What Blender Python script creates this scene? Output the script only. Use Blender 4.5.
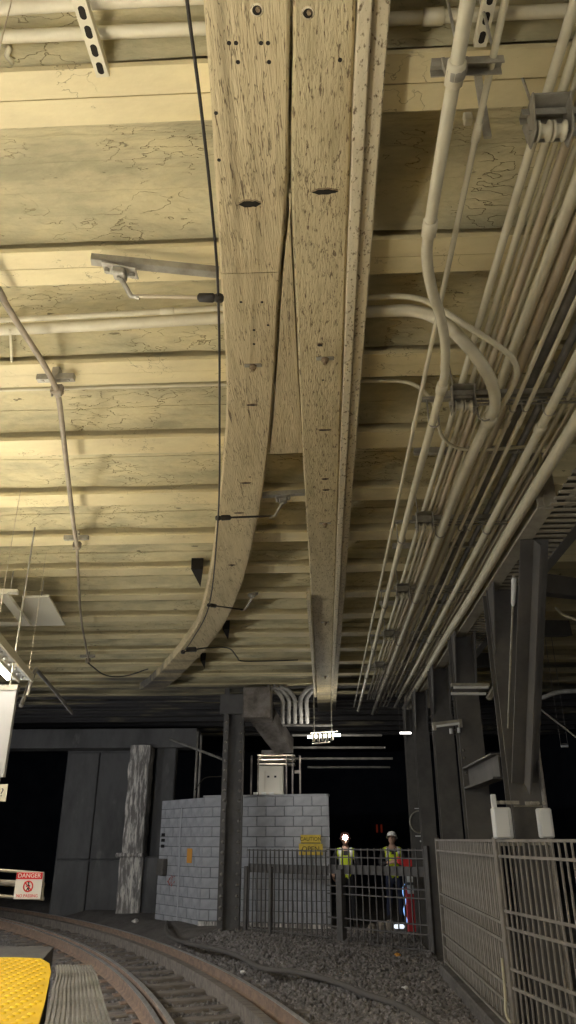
import bpy, bmesh, math, random
import numpy as np
from mathutils import Vector, Matrix, noise as mnoise

random.seed(7)
S = bpy.context.scene
for o in list(bpy.data.objects):
    bpy.data.objects.remove(o)
C = S.collection

# ------------------------------------------------------------------ camera
CZ = 1.7
PITCH = math.radians(24.3)
YAW = math.radians(2.7)
FPX = 725.0
cam_d = bpy.data.cameras.new('camera')
cam = bpy.data.objects.new('camera', cam_d)
C.objects.link(cam)
cam.location = (0, 0, CZ)
cam.rotation_euler = (math.pi / 2 + PITCH, 0, YAW)
cam_d.sensor_fit = 'VERTICAL'
cam_d.sensor_height = 24.0
cam_d.lens = 24.0 * FPX / 1024.0
cam_d.clip_start = 0.05
cam_d.clip_end = 200
S.camera = cam

# ------------------------------------------------------------------ world, exposure
w = bpy.data.worlds.new('world')
S.world = w
w.use_nodes = True
w.node_tree.nodes['Background'].inputs[0].default_value = (0.30, 0.38, 0.55, 1)
w.node_tree.nodes['Background'].inputs[1].default_value = 0.6
S.view_settings.view_transform = 'Standard'
S.view_settings.look = 'None'
S.view_settings.exposure = 0.35
S.view_settings.gamma = 1.0
S.view_settings.use_curve_mapping = False
TUBE = 50.0          # strength of the platform fluorescent tubes and the added fill tubes
TUBE_COL = (1.0, 0.935, 0.82)


# ------------------------------------------------------------------ measuring
def ray(px, py):
    u = (px - 288) / FPX
    v = (512 - py) / FPX
    y = math.cos(PITCH) - v * math.sin(PITCH)
    z = math.sin(PITCH) + v * math.cos(PITCH)
    return Vector((u * math.cos(YAW) - y * math.sin(YAW), u * math.sin(YAW) + y * math.cos(YAW), z))


def at(px, py, X=None, Y=None, Z=None):
    """a measured direction met with a known real plane -> place in the station (metres)"""
    r = ray(px, py)
    t = X / r.x if X is not None else (Y / r.y if Y is not None else (Z - CZ) / r.z)
    return Vector((r.x * t, r.y * t, r.z * t + CZ))


# ------------------------------------------------------------------ materials
MATS = {}


def mat(name, col, rough=0.6, metal=0.0, col2=None, scale=6.0, lo=0.4, hi=0.65, bump=0.0, bscale=30.0,
        stretch=(1, 1, 1), col3=None, scale3=40.0, lo3=0.6, hi3=0.7, soot=None, emit=None, estr=0.0, spec=0.3, detail=6.0, crack=None):
    if name in MATS:
        return MATS[name]
    m = bpy.data.materials.new(name)
    m.use_nodes = True
    nt = m.node_tree
    n, l = nt.nodes, nt.links
    b = n['Principled BSDF']
    b.inputs['Roughness'].default_value = rough
    b.inputs['Metallic'].default_value = metal
    b.inputs['Specular IOR Level'].default_value = spec
    b.inputs['Base Color'].default_value = (*col, 1)
    tc = n.new('ShaderNodeTexCoord')
    mp = n.new('ShaderNodeMapping')
    mp.inputs['Scale'].default_value = stretch
    l.new(tc.outputs['Object'], mp.inputs['Vector'])
    out = None

    def layer(prev, prevcol, c2, sc, lo_, hi_, det):
        nz = n.new('ShaderNodeTexNoise')
        nz.inputs['Scale'].default_value = sc
        nz.inputs['Detail'].default_value = det
        nz.inputs['Roughness'].default_value = 0.65
        l.new(mp.outputs[0], nz.inputs['Vector'])
        mr = n.new('ShaderNodeMapRange')
        mr.inputs['From Min'].default_value = lo_
        mr.inputs['From Max'].default_value = hi_
        l.new(nz.outputs['Fac'], mr.inputs['Value'])
        mx = n.new('ShaderNodeMix')
        mx.data_type = 'RGBA'
        l.new(mr.outputs[0], mx.inputs[0])
        if prev is None:
            mx.inputs[6].default_value = (*prevcol, 1)
        else:
            l.new(prev, mx.inputs[6])
        mx.inputs[7].default_value = (*c2, 1)
        return mx.outputs[2]
    if col2 is not None:
        out = layer(out, col, col2, scale, lo, hi, detail)
    if col3 is not None:
        out = layer(out, col, col3, scale3, lo3, hi3, 4.0)
    crk = None
    if crack is not None:
        # hairline splits: a thin band around one level of a noise field, broken up by a second noise
        csc, cst, cw, ccol, cthr = crack
        mpc = n.new('ShaderNodeMapping')
        mpc.inputs['Scale'].default_value = cst
        l.new(tc.outputs['Object'], mpc.inputs['Vector'])
        nz = n.new('ShaderNodeTexNoise')
        nz.inputs['Scale'].default_value = csc
        nz.inputs['Detail'].default_value = 3
        l.new(mpc.outputs[0], nz.inputs['Vector'])
        sb = n.new('ShaderNodeMath')
        sb.operation = 'SUBTRACT'
        sb.inputs[1].default_value = 0.5
        l.new(nz.outputs['Fac'], sb.inputs[0])
        ab = n.new('ShaderNodeMath')
        ab.operation = 'ABSOLUTE'
        l.new(sb.outputs[0], ab.inputs[0])
        mr = n.new('ShaderNodeMapRange')
        mr.inputs['From Min'].default_value = cw
        mr.inputs['From Max'].default_value = cw * 0.3
        l.new(ab.outputs[0], mr.inputs['Value'])
        nz2 = n.new('ShaderNodeTexNoise')
        nz2.inputs['Scale'].default_value = 2.6
        nz2.inputs['Detail'].default_value = 3
        l.new(tc.outputs['Object'], nz2.inputs['Vector'])
        mr2 = n.new('ShaderNodeMapRange')
        mr2.inputs['From Min'].default_value = cthr
        mr2.inputs['From Max'].default_value = cthr + 0.08
        l.new(nz2.outputs['Fac'], mr2.inputs['Value'])
        ml = n.new('ShaderNodeMath')
        ml.operation = 'MULTIPLY'
        l.new(mr.outputs[0], ml.inputs[0])
        l.new(mr2.outputs[0], ml.inputs[1])
        crk = ml.outputs[0]
        mx = n.new('ShaderNodeMix')
        mx.data_type = 'RGBA'
        l.new(crk, mx.inputs[0])
        if out is None:
            mx.inputs[6].default_value = (*col, 1)
        else:
            l.new(out, mx.inputs[6])
        mx.inputs[7].default_value = (*ccol, 1)
        out = mx.outputs[2]
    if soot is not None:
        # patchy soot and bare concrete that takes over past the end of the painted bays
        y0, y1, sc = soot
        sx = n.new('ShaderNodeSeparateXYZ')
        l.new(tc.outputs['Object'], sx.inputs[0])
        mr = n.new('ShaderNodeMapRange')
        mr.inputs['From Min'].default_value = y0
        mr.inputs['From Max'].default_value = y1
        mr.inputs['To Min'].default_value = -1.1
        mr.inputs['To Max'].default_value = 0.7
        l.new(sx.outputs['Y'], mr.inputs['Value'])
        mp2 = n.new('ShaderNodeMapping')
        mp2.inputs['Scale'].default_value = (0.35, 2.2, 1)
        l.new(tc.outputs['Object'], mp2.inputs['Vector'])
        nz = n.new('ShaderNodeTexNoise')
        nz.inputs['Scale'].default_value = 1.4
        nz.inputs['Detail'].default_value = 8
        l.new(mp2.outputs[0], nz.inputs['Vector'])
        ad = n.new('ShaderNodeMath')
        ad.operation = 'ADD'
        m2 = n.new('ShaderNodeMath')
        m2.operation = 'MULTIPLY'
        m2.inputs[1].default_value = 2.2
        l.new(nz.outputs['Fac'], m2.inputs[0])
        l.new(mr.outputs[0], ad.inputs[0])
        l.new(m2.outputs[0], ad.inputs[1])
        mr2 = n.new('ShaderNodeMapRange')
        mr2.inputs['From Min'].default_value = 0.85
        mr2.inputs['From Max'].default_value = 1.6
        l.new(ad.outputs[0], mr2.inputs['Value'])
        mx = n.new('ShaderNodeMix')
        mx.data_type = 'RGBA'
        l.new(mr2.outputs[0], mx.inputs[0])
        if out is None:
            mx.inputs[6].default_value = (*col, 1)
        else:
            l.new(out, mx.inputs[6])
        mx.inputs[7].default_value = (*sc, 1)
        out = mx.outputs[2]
    if out is not None:
        l.new(out, b.inputs['Base Color'])
    if bump > 0:
        nz = n.new('ShaderNodeTexNoise')
        nz.inputs['Scale'].default_value = bscale
        nz.inputs['Detail'].default_value = 5
        l.new(mp.outputs[0], nz.inputs['Vector'])
        bp = n.new('ShaderNodeBump')
        bp.inputs['Strength'].default_value = bump
        bp.inputs['Distance'].default_value = 0.02
        if crk is not None:
            hs = n.new('ShaderNodeMath')
            hs.operation = 'SUBTRACT'
            l.new(nz.outputs['Fac'], hs.inputs[0])
            l.new(crk, hs.inputs[1])
            l.new(hs.outputs[0], bp.inputs['Height'])
        else:
            l.new(nz.outputs['Fac'], bp.inputs['Height'])
        l.new(bp.outputs[0], b.inputs['Normal'])
    if emit:
        b.inputs['Emission Color'].default_value = (*emit, 1)
        b.inputs['Emission Strength'].default_value = estr
    MATS[name] = m
    return m


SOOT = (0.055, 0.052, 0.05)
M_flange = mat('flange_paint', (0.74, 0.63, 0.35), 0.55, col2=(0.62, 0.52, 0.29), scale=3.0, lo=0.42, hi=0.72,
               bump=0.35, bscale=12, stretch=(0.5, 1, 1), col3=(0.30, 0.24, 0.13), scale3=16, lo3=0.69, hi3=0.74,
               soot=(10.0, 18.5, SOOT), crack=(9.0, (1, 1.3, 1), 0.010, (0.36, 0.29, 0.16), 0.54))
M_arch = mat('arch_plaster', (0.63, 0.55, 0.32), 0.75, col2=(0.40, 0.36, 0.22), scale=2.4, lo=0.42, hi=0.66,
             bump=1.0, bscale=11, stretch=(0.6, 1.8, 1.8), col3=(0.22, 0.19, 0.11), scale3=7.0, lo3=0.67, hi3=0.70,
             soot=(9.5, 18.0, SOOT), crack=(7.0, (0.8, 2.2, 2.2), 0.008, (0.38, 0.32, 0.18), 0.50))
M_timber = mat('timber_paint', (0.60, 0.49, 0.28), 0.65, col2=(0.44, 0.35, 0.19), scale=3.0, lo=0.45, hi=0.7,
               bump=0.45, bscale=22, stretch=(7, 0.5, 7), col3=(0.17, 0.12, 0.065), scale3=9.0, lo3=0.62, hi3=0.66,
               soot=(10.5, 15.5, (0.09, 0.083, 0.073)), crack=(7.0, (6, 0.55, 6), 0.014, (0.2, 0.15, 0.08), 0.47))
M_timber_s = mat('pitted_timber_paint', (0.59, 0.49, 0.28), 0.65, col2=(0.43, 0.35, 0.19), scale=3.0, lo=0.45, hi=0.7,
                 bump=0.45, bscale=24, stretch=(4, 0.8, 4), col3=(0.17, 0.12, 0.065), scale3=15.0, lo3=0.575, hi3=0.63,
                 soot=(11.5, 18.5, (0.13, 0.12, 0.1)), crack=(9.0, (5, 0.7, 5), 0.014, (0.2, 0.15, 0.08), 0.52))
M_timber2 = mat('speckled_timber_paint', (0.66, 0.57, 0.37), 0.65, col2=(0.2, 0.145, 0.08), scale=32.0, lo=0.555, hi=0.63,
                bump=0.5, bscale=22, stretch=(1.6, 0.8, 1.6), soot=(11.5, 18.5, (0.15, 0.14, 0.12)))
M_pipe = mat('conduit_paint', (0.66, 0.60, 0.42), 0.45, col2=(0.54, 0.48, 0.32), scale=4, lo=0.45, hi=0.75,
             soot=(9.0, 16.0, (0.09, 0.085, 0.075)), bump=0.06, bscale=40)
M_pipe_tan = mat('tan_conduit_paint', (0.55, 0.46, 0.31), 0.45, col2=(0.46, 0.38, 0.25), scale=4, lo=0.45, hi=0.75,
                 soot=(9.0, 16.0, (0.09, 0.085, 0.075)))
M_pipe_grey = mat('grey_conduit_paint', (0.27, 0.255, 0.225), 0.5, col2=(0.15, 0.14, 0.12), scale=4)
M_brown_pipe = mat('taupe_conduit_paint', (0.33, 0.27, 0.19), 0.5, col2=(0.24, 0.2, 0.14), scale=5)
M_galv = mat('galvanised_steel', (0.42, 0.39, 0.31), 0.45, 0.35, col2=(0.28, 0.25, 0.19), scale=12, lo=0.4, hi=0.7)
M_hole = mat('dark_recess', (0.02, 0.016, 0.01), 0.9)
M_rustbolt = mat('rusty_bolt', (0.20, 0.13, 0.07), 0.7, col2=(0.36, 0.28, 0.16), scale=40)
M_cable = mat('black_cable', (0.03, 0.025, 0.018), 0.5)
M_steel = mat('dark_column_paint', (0.135, 0.125, 0.11), 0.5, col2=(0.095, 0.088, 0.078), scale=3, bump=0.08, bscale=20,
              col3=(0.14, 0.12, 0.09), scale3=6, lo3=0.68, hi3=0.78)
M_girder = mat('girder_paint', (0.40, 0.36, 0.27), 0.55, col2=(0.26, 0.23, 0.17), scale=3, bump=0.1)
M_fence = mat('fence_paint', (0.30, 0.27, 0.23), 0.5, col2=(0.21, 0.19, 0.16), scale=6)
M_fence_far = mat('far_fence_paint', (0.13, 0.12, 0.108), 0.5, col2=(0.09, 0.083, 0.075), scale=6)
M_white = mat('white_enamel', (0.80, 0.80, 0.76), 0.4)
M_cream = mat('cream_enamel', (0.82, 0.76, 0.58), 0.4)
M_block = mat('grey_block_paint', (0.46, 0.465, 0.475), 0.7, col2=(0.35, 0.355, 0.365), scale=3, bump=0.35, bscale=30,
              col3=(0.17, 0.18, 0.19), scale3=7, lo3=0.64, hi3=0.74)
M_mortar = mat('mortar', (0.13, 0.135, 0.14), 0.9)
M_conc = mat('sooty_concrete', (0.15, 0.147, 0.142), 0.85, col2=(0.09, 0.088, 0.085), scale=1.2, bump=0.4, bscale=9,
             stretch=(1, 1, 0.4), col3=(0.22, 0.21, 0.20), scale3=3.0, lo3=0.62, hi3=0.8)
M_efflo = mat('leached_concrete', (0.24, 0.22, 0.20), 0.85, col2=(0.80, 0.76, 0.68), scale=5, lo=0.46, hi=0.60, bump=0.5, bscale=14,
              stretch=(3, 3, 0.45))
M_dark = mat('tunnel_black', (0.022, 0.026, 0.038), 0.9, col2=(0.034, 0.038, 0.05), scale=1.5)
M_floor = mat('track_bed_dirt', (0.16, 0.145, 0.13), 0.95, col2=(0.10, 0.09, 0.08), scale=2, bump=0.8, bscale=14,
              col3=(0.24, 0.22, 0.2), scale3=22, lo3=0.6, hi3=0.72)
M_stone = mat('ballast_stone', (0.23, 0.21, 0.195), 0.9, col2=(0.14, 0.127, 0.117), scale=9, lo=0.4, hi=0.6,
              col3=(0.42, 0.39, 0.35), scale3=17, lo3=0.62, hi3=0.7)
M_tie = mat('tie_wood', (0.24, 0.205, 0.17), 0.85, col2=(0.14, 0.12, 0.10), scale=3, bump=0.6, bscale=12, stretch=(1, 5, 3))
M_rail = mat('rail_rust', (0.30, 0.205, 0.145), 0.7, col2=(0.19, 0.135, 0.1), scale=8)
M_railtop = mat('rail_running_steel', (0.5, 0.48, 0.45), 0.4, 0.5, col2=(0.36, 0.34, 0.31), scale=3, stretch=(8, 1, 1))
M_yellow = mat('tactile_yellow', (0.85, 0.55, 0.01), 0.55, col2=(0.74, 0.46, 0.01), scale=6)
M_plat = mat('platform_concrete', (0.10, 0.095, 0.09), 0.8, col2=(0.07, 0.065, 0.06), scale=4, bump=0.3)
M_filler = mat('gap_filler_rubber', (0.25, 0.24, 0.225), 0.7, col2=(0.14, 0.13, 0.12), scale=5, lo=0.4, hi=0.65)
M_red = mat('sign_red', (0.72, 0.05, 0.06), 0.5)
M_signw = mat('sign_white', (0.85, 0.84, 0.82), 0.5)
M_black = mat('sign_black', (0.02, 0.02, 0.02), 0.6)
M_signy = mat('sign_yellow', (0.75, 0.55, 0.08), 0.6, col2=(0.6, 0.43, 0.07), scale=10)
M_orange = mat('orange_label', (0.75, 0.35, 0.06), 0.6)
M_duct = mat('duct_metal', (0.38, 0.34, 0.30), 0.3, 0.7, col2=(0.15, 0.13, 0.11), scale=3)
M_cab = mat('cabinet_white', (0.82, 0.78, 0.68), 0.4)
M_tube = mat('lit_tube', (1, 1, 1), 0.4, emit=TUBE_COL, estr=TUBE)
M_tube_off = mat('unlit_tube', (0.85, 0.84, 0.8), 0.25)


# ------------------------------------------------------------------ mesh helpers
class MB:
    def __init__(s):
        s.v = []
        s.f = []
        s.m = []
        s.smooth = []

    def add(s, vs, fs, mi=0, smooth=False):
        k = len(s.v)
        s.v += [tuple(p) for p in vs]
        s.f += [tuple(i + k for i in f) for f in fs]
        s.m += [mi] * len(fs)
        s.smooth += [smooth] * len(fs)
        return s

    def box(s, c, d, rz=0.0, R=None, mi=0):
        c = Vector(c)
        hx, hy, hz = d[0] / 2, d[1] / 2, d[2] / 2
        if R is None:
            R = Matrix.Rotation(rz, 3, 'Z')
        vs = [c + R @ Vector((sx * hx, sy * hy, sz * hz)) for sz in (-1, 1) for sy in (-1, 1) for sx in (-1, 1)]
        return s.add(vs, [(0, 2, 3, 1), (4, 5, 7, 6), (0, 1, 5, 4), (2, 6, 7, 3), (0, 4, 6, 2), (1, 3, 7, 5)], mi)

    def cbox(s, c, d, bev=0.01, rz=0.0, R=None, mi=0):
        """box with chamfered edges"""
        c = Vector(c)
        if R is None:
            R = Matrix.Rotation(rz, 3, 'Z')
        bm = bmesh.new()
        bmesh.ops.create_cube(bm, size=1.0)
        for v in bm.verts:
            v.co = Vector((v.co.x * d[0], v.co.y * d[1], v.co.z * d[2]))
        bmesh.ops.bevel(bm, geom=list(bm.edges), offset=bev, segments=1, affect='EDGES')
        bm.verts.index_update()
        s.add([c + R @ v.co for v in bm.verts], [[v.index for v in f.verts] for f in bm.faces], mi)
        bm.free()
        return s

    def bar(s, a, b, wd, ht, up=(0, 0, 1), mi=0):
        """rectangular bar from a to b"""
        a, b = Vector(a), Vector(b)
        d = (b - a)
        L = d.length
        d.normalize()
        u = Vector(up)
        x = d.cross(u)
        if x.length < 1e-4:
            x = d.cross(Vector((1, 0, 0)))
        x.normalize()
        z = x.cross(d)
        R = Matrix((x, d, z)).transposed()
        return s.box((a + b) / 2, (wd, L, ht), R=R, mi=mi)

    def tube(s, pts, r, seg=10, mi=0, caps=True, rs=None):
        pts = [Vector(p) for p in pts]
        n = len(pts)
        rings = []
        prev = None
        for i, p in enumerate(pts):
            t = (pts[min(i + 1, n - 1)] - pts[max(i - 1, 0)]).normalized()
            if prev is None:
                a = t.orthogonal().normalized()
            else:
                a = prev - t * prev.dot(t)
                a = a.normalized() if a.length > 1e-6 else t.orthogonal().normalized()
            prev = a
            b = t.cross(a)
            rr = rs[i] if rs else r
            rings.append([p + (a * math.cos(2 * math.pi * k / seg) + b * math.sin(2 * math.pi * k / seg)) * rr for k in range(seg)])
        vs = [q for ring in rings for q in ring]
        fs = []
        for i in range(n - 1):
            for k in range(seg):
                k2 = (k + 1) % seg
                fs.append((i * seg + k, i * seg + k2, (i + 1) * seg + k2, (i + 1) * seg + k))
        s.add(vs, fs, mi, True)
        if caps:
            s.add(rings[0], [tuple(reversed(range(seg)))], mi)
            s.add(rings[-1], [tuple(range(seg))], mi)
        return s

    def lathe(s, c, axis, prof, seg=14, mi=0):
        """prof: (distance along axis, radius)"""
        c = Vector(c)
        t = Vector(axis).normalized()
        a = t.orthogonal().normalized()
        b = t.cross(a)
        vs, fs = [], []
        for (h, r) in prof:
            for k in range(seg):
                an = 2 * math.pi * k / seg
                vs.append(c + t * h + (a * math.cos(an) + b * math.sin(an)) * r)
        for i in range(len(prof) - 1):
            for k in range(seg):
                k2 = (k + 1) % seg
                fs.append((i * seg + k, i * seg + k2, (i + 1) * seg + k2, (i + 1) * seg + k))
        s.add(vs, fs, mi, True)
        s.add(vs[:seg], [tuple(reversed(range(seg)))], mi)
        s.add(vs[-seg:], [tuple(range(seg))], mi)
        return s

    def sweep(s, prof, path, mi=0, closed=True, smooth=False):
        """prof: list of (across, up) points, path: list of ground-plan frames (pos, right, up)"""
        n = len(prof)
        vs = []
        for (p, r, u) in path:
            for (a, h) in prof:
                vs.append(p + r * a + u * h)
        fs = []
        for i in range(len(path) - 1):
            for k in range(n if closed else n - 1):
                k2 = (k + 1) % n
                fs.append((i * n + k, (i + 1) * n + k, (i + 1) * n + k2, i * n + k2))
        s.add(vs, fs, mi, smooth)
        if closed:
            s.add(vs[:n], [tuple(range(n))], mi)
            s.add(vs[-n:], [tuple(reversed(range(n)))], mi)
        return s

    def mesh(s, name, mats):
        me = bpy.data.meshes.new(name)
        me.from_pydata(s.v, [], s.f)
        if not isinstance(mats, (list, tuple)):
            mats = [mats]
        for m in mats:
            me.materials.append(m)
        me.polygons.foreach_set('material_index', s.m)
        me.polygons.foreach_set('use_smooth', s.smooth)
        bm = bmesh.new()
        bm.from_mesh(me)
        bmesh.ops.recalc_face_normals(bm, faces=bm.faces)
        bm.to_mesh(me)
        bm.free()
        me.update()
        return me

    def build(s, name, mats, parent=None, world=True):
        return link(name, s.mesh(name, mats), parent, world)


def link(name, data, parent=None, world=True):
    o = bpy.data.objects.new(name, data)
    C.objects.link(o)
    if parent is not None:
        o.parent = parent
        if world:      # mesh data is in station coordinates, all thing empties/meshes are pure translations
            o.matrix_parent_inverse = Matrix.Translation(-ORG[parent.name])
    ORG[o.name] = Vector((0, 0, 0)) if parent is None else (ORG[parent.name].copy() if not world else Vector((0, 0, 0)))
    return o


ORG = {}


def tag(o, label, cat, group=None, kind=None):
    o['label'] = label
    if cat:
        o['category'] = cat
    if group:
        o['group'] = group
    if kind:
        o['kind'] = kind
    return o


def thing(name, loc, label, cat, group=None):
    o = bpy.data.objects.new(name, None)
    o.empty_display_size = 0.1
    C.objects.link(o)
    o.location = loc
    ORG[o.name] = Vector(loc)
    return tag(o, label, cat, group)


def struct(o, label=None):
    o['kind'] = 'structure'
    if label:
        o['label'] = label
    return o


def smooth_path(pts, n=8):
    """Catmull-Rom through points"""
    P = [Vector(p) for p in pts]
    P = [P[0] * 2 - P[1]] + P + [P[-1] * 2 - P[-2]]
    out = []
    for i in range(1, len(P) - 2):
        for k in range(n):
            t = k / n
            p0, p1, p2, p3 = P[i - 1], P[i], P[i + 1], P[i + 2]
            out.append(0.5 * ((2 * p1) + (p2 - p0) * t + (2 * p0 - 5 * p1 + 4 * p2 - p3) * t * t + (3 * p1 - p0 - 3 * p2 + p3) * t ** 3))
    out.append(P[-2])
    return out


def interp(tab, y):
    for i in range(len(tab) - 1):
        if tab[i][0] <= y <= tab[i + 1][0]:
            t = (y - tab[i][0]) / (tab[i + 1][0] - tab[i][0])
            return tab[i][1] + t * (tab[i + 1][1] - tab[i][1])
    return tab[0][1] if y < tab[0][0] else tab[-1][1]


def text_mesh(name, txt, size, m, parent, loc, R, sx=1.0, thick=0.001):
    cu = bpy.data.curves.new(name, 'FONT')
    cu.body = txt
    cu.size = size
    cu.align_x = 'CENTER'
    cu.align_y = 'CENTER'
    cu.extrude = thick
    t = bpy.data.objects.new(name, cu)
    C.objects.link(t)
    dg = bpy.context.evaluated_depsgraph_get()
    me = bpy.data.meshes.new_from_object(t.evaluated_get(dg))
    bpy.data.objects.remove(t)
    for v in me.vertices:
        v.co = Vector(loc) + R @ Vector((v.co.x * sx, v.co.y, v.co.z))
    me.materials.clear()
    me.materials.append(m)
    return link(name, me, parent)


UP = Vector((0, 0, 1))

# ================================================================== THE SETTING
# track: circular curve, centre line of the two running rails
RC = Vector((-30.2, -1.0, 0))
R_NEAR, R_FAR = 30.1, 31.535


def arc(R, a, z=0.0):
    return Vector((RC.x + R * math.cos(a), RC.y + R * math.sin(a), z))


def arc_path(R, a0, a1, n, z=0.0):
    out = []
    for i in range(n + 1):
        a = a0 + (a1 - a0) * i / n
        out.append((arc(R, a, z), Vector((math.cos(a), math.sin(a), 0)), UP))
    return out


def ground_z(x, y):
    r = math.hypot(x - RC.x, y - RC.y)
    if r < R_FAR + 0.35:
        z = -0.20
    else:
        t = min(1.0, (r - R_FAR - 0.35) / 1.0)
        z = -0.20 + 0.22 * t * t * (3 - 2 * t)
    z += 0.03 * mnoise.noise(Vector((x * 0.9, y * 0.9, 0.3))) + 0.02 * mnoise.noise(Vector((x * 3, y * 3, 1.3)))
    if r > R_FAR + 0.6 and x < 1.4 and y < 15:
        z += 0.05 * max(0, mnoise.noise(Vector((x * 0.7 + 4, y * 0.5, 2.0))))
    return z


gx0, gx1, gy0, gy1, NX, NY = -16.0, 9.0, -10.0, 34.0, 150, 220
vs, fs = [], []
for j in range(NY + 1):
    for i in range(NX + 1):
        x = gx0 + (gx1 - gx0) * i / NX
        y = gy0 + (gy1 - gy0) * j / NY
        vs.append((x, y, ground_z(x, y)))
for j in range(NY):
    for i in range(NX):
        a = j * (NX + 1) + i
        fs.append((a, a + 1, a + NX + 2, a + NX + 1))
floor = struct(MB().add(vs, fs, 0, True).build('floor', M_floor), 'dark dirt and ballast track bed of the tunnel')

# ---------------- ceiling: steel flanges with jack arches between them
SKEW = 0.0
CD = Vector((math.cos(SKEW), math.sin(SKEW), 0))      # direction of the beams
CN = Vector((-math.sin(SKEW), math.cos(SKEW), 0))
ZF = 4.70                                              # underside of flanges
PITCHB = 1.035
Y_B0 = 2.135
ceiling = struct(MB().box((-3.5, 12, 5.35), (27, 46, 0.2)).build('ceiling', M_dark), 'beamed ceiling of cream painted steel flanges and plastered arches')


def ceil_frame(k, x):
    y0 = Y_B0 + PITCHB * k
    return Vector((0, y0, 0)) + CD * x


HALF = 0.135
for k in range(-5, 22):
    far = k > 13
    m = MB()
    c0, c1 = ceil_frame(k, -12.5), ceil_frame(k, 7.5)
    path = [(c0.lerp(c1, t / 12), CN, UP) for t in range(13)]
    # two bottom plates with a seam between them
    for (a0, a1, dz) in ((-HALF, -0.005, 0.0), (0.005, HALF, 0.006)):
        m.sweep([(a0, ZF + dz), (a1, ZF + dz), (a1, ZF + dz + 0.03), (a0, ZF + dz + 0.03)], path)
    m.sweep([(-0.05, ZF + 0.03), (0.05, ZF + 0.03), (0.05, 5.2), (-0.05, 5.2)], path)
    m.build('flange_beam', M_flange, ceiling)
    # jack arch between this beam and the next, board marked
    rnd = random.Random(k * 11 + 3)
    prof = []
    nb = 15
    for i in range(nb + 1):
        t = i / nb
        a = HALF - 0.03 + t * (PITCHB - 2 * HALF + 0.06)
        z = ZF + 0.035 + 0.24 * (math.sin(math.pi * min(1, max(0, 0.04 + 0.92 * t))) ** 0.7)
        prof.append((a, z))
    st_ = 0.0015 if k <= 1 else (0.006 if k <= 2 else 0.012)
    off = [rnd.uniform(-st_, st_) for _ in range(nb)]
    vs, fs = [], []
    NL = 110
    for j in range(NL + 1):
        x = -12.5 + 20.0 * j / NL
        p = ceil_frame(k, x)
        for i in range(nb):
            (a0, z0), (a1, z1) = prof[i], prof[i + 1]
            for (a, z) in ((a0, z0), (a1, z1)):
                q = p + CN * a
                d = 0.020 * mnoise.noise(Vector((q.x * 1.1, q.y * 5.0, k * 1.7))) + 0.010 * mnoise.noise(Vector((q.x * 5, q.y * 11, k)))
                vs.append((q.x, q.y, z + off[i] + d))
    W = nb * 2
    for j in range(NL):
        for i in range(W - 1):
            a = j * W + i
            fs.append((a, a + 1, a + W + 1, a + W))
    MB().add(vs, fs).build('arch_panel', M_arch, ceiling)

# ---------------- walls
def wall_box(name, a, b, z0, z1, th, mm, label):
    m = MB()
    a, b = Vector((*a, 0)), Vector((*b, 0))
    d = (b - a).normalized()
    nrm = Vector((d.y, -d.x, 0))
    c = (a + b) / 2 - nrm * th / 2
    m.box((c.x, c.y, (z0 + z1) / 2), ((b - a).length, th, z1 - z0), rz=math.atan2(d.y, d.x))
    return struct(m.build(name, mm), label)


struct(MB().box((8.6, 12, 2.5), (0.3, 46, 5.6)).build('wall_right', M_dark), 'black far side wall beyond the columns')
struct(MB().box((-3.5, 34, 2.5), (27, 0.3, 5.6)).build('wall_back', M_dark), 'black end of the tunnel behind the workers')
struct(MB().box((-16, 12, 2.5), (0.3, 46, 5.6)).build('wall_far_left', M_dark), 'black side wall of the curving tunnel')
wl = wall_box('wall_left', (-7.3, 21.4), (-4.7, 21.4), -0.4, 4.3, 0.3, M_conc, 'sooty concrete wall panels beside the curving track')
m = MB()
for (x0, x1) in ((-7.25, -6.36), (-6.33, -5.35), (-5.32, -4.8)):
    for (z0, z1) in ((-0.15, 1.18), (1.21, 3.95)):
        MB().cbox(((x0 + x1) / 2, 21.37, (z0 + z1) / 2), (x1 - x0, 0.10, z1 - z0), 0.02).build('concrete_panel', M_conc, wl)
struct(MB().box((-6.5, 21.0, 4.25), (6.0, 0.8, 0.5)).build('trim_1', M_conc), 'sooty concrete header beam above the side wall')
# leached concrete pier
pier = thing('concrete_pier', (-5.0, 20.7, 0), 'concrete pier streaked white with leached lime beside the block room', 'pier')
m = MB()
rnd = random.Random(4)
NZ = 26
vs, fs = [], []
for j in range(NZ + 1):
    z = -0.25 + 4.3 * j / NZ
    hw = 0.27 if z > 1.35 else 0.30
    for (sx, sy) in ((-1, -1), (-0.3, -1.15), (0.4, -1.1), (1, -1), (1, 1), (-1, 1)):
        x = -5.0 + sx * hw + 0.05 * mnoise.noise(Vector((sx * 2, z * 2.2, 0)))
        y = 20.75 + sy * 0.28 + 0.05 * mnoise.noise(Vector((sx * 3, z * 2.5, 5)))
        vs.append((x, y, z))
for j in range(NZ):
    for i in range(6):
        fs.append((j * 6 + i, j * 6 + (i + 1) % 6, (j + 1) * 6 + (i + 1) % 6, (j + 1) * 6 + i))
fs.append(tuple(range(5, -1, -1)))
fs.append(tuple(NZ * 6 + i for i in range(6)))
MB().add(vs, fs).build('shaft', M_efflo, pier)
MB().cbox((-5.05, 20.55, 1.33), (0.72, 0.36, 0.10), 0.03).build('ledge', M_efflo, pier)
MB().cbox((-4.5, 20.72, 0.55), (0.42, 0.3, 1.5), 0.03).build('plinth', M_conc, pier)
MB().cbox((-4.35, 21.0, 2.2), (0.55, 0.3, 4.4), 0.03).build('back_post', M_conc, pier)

# ================================================================== OVERHEAD TIMBERS
ZT = 4.55


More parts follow.
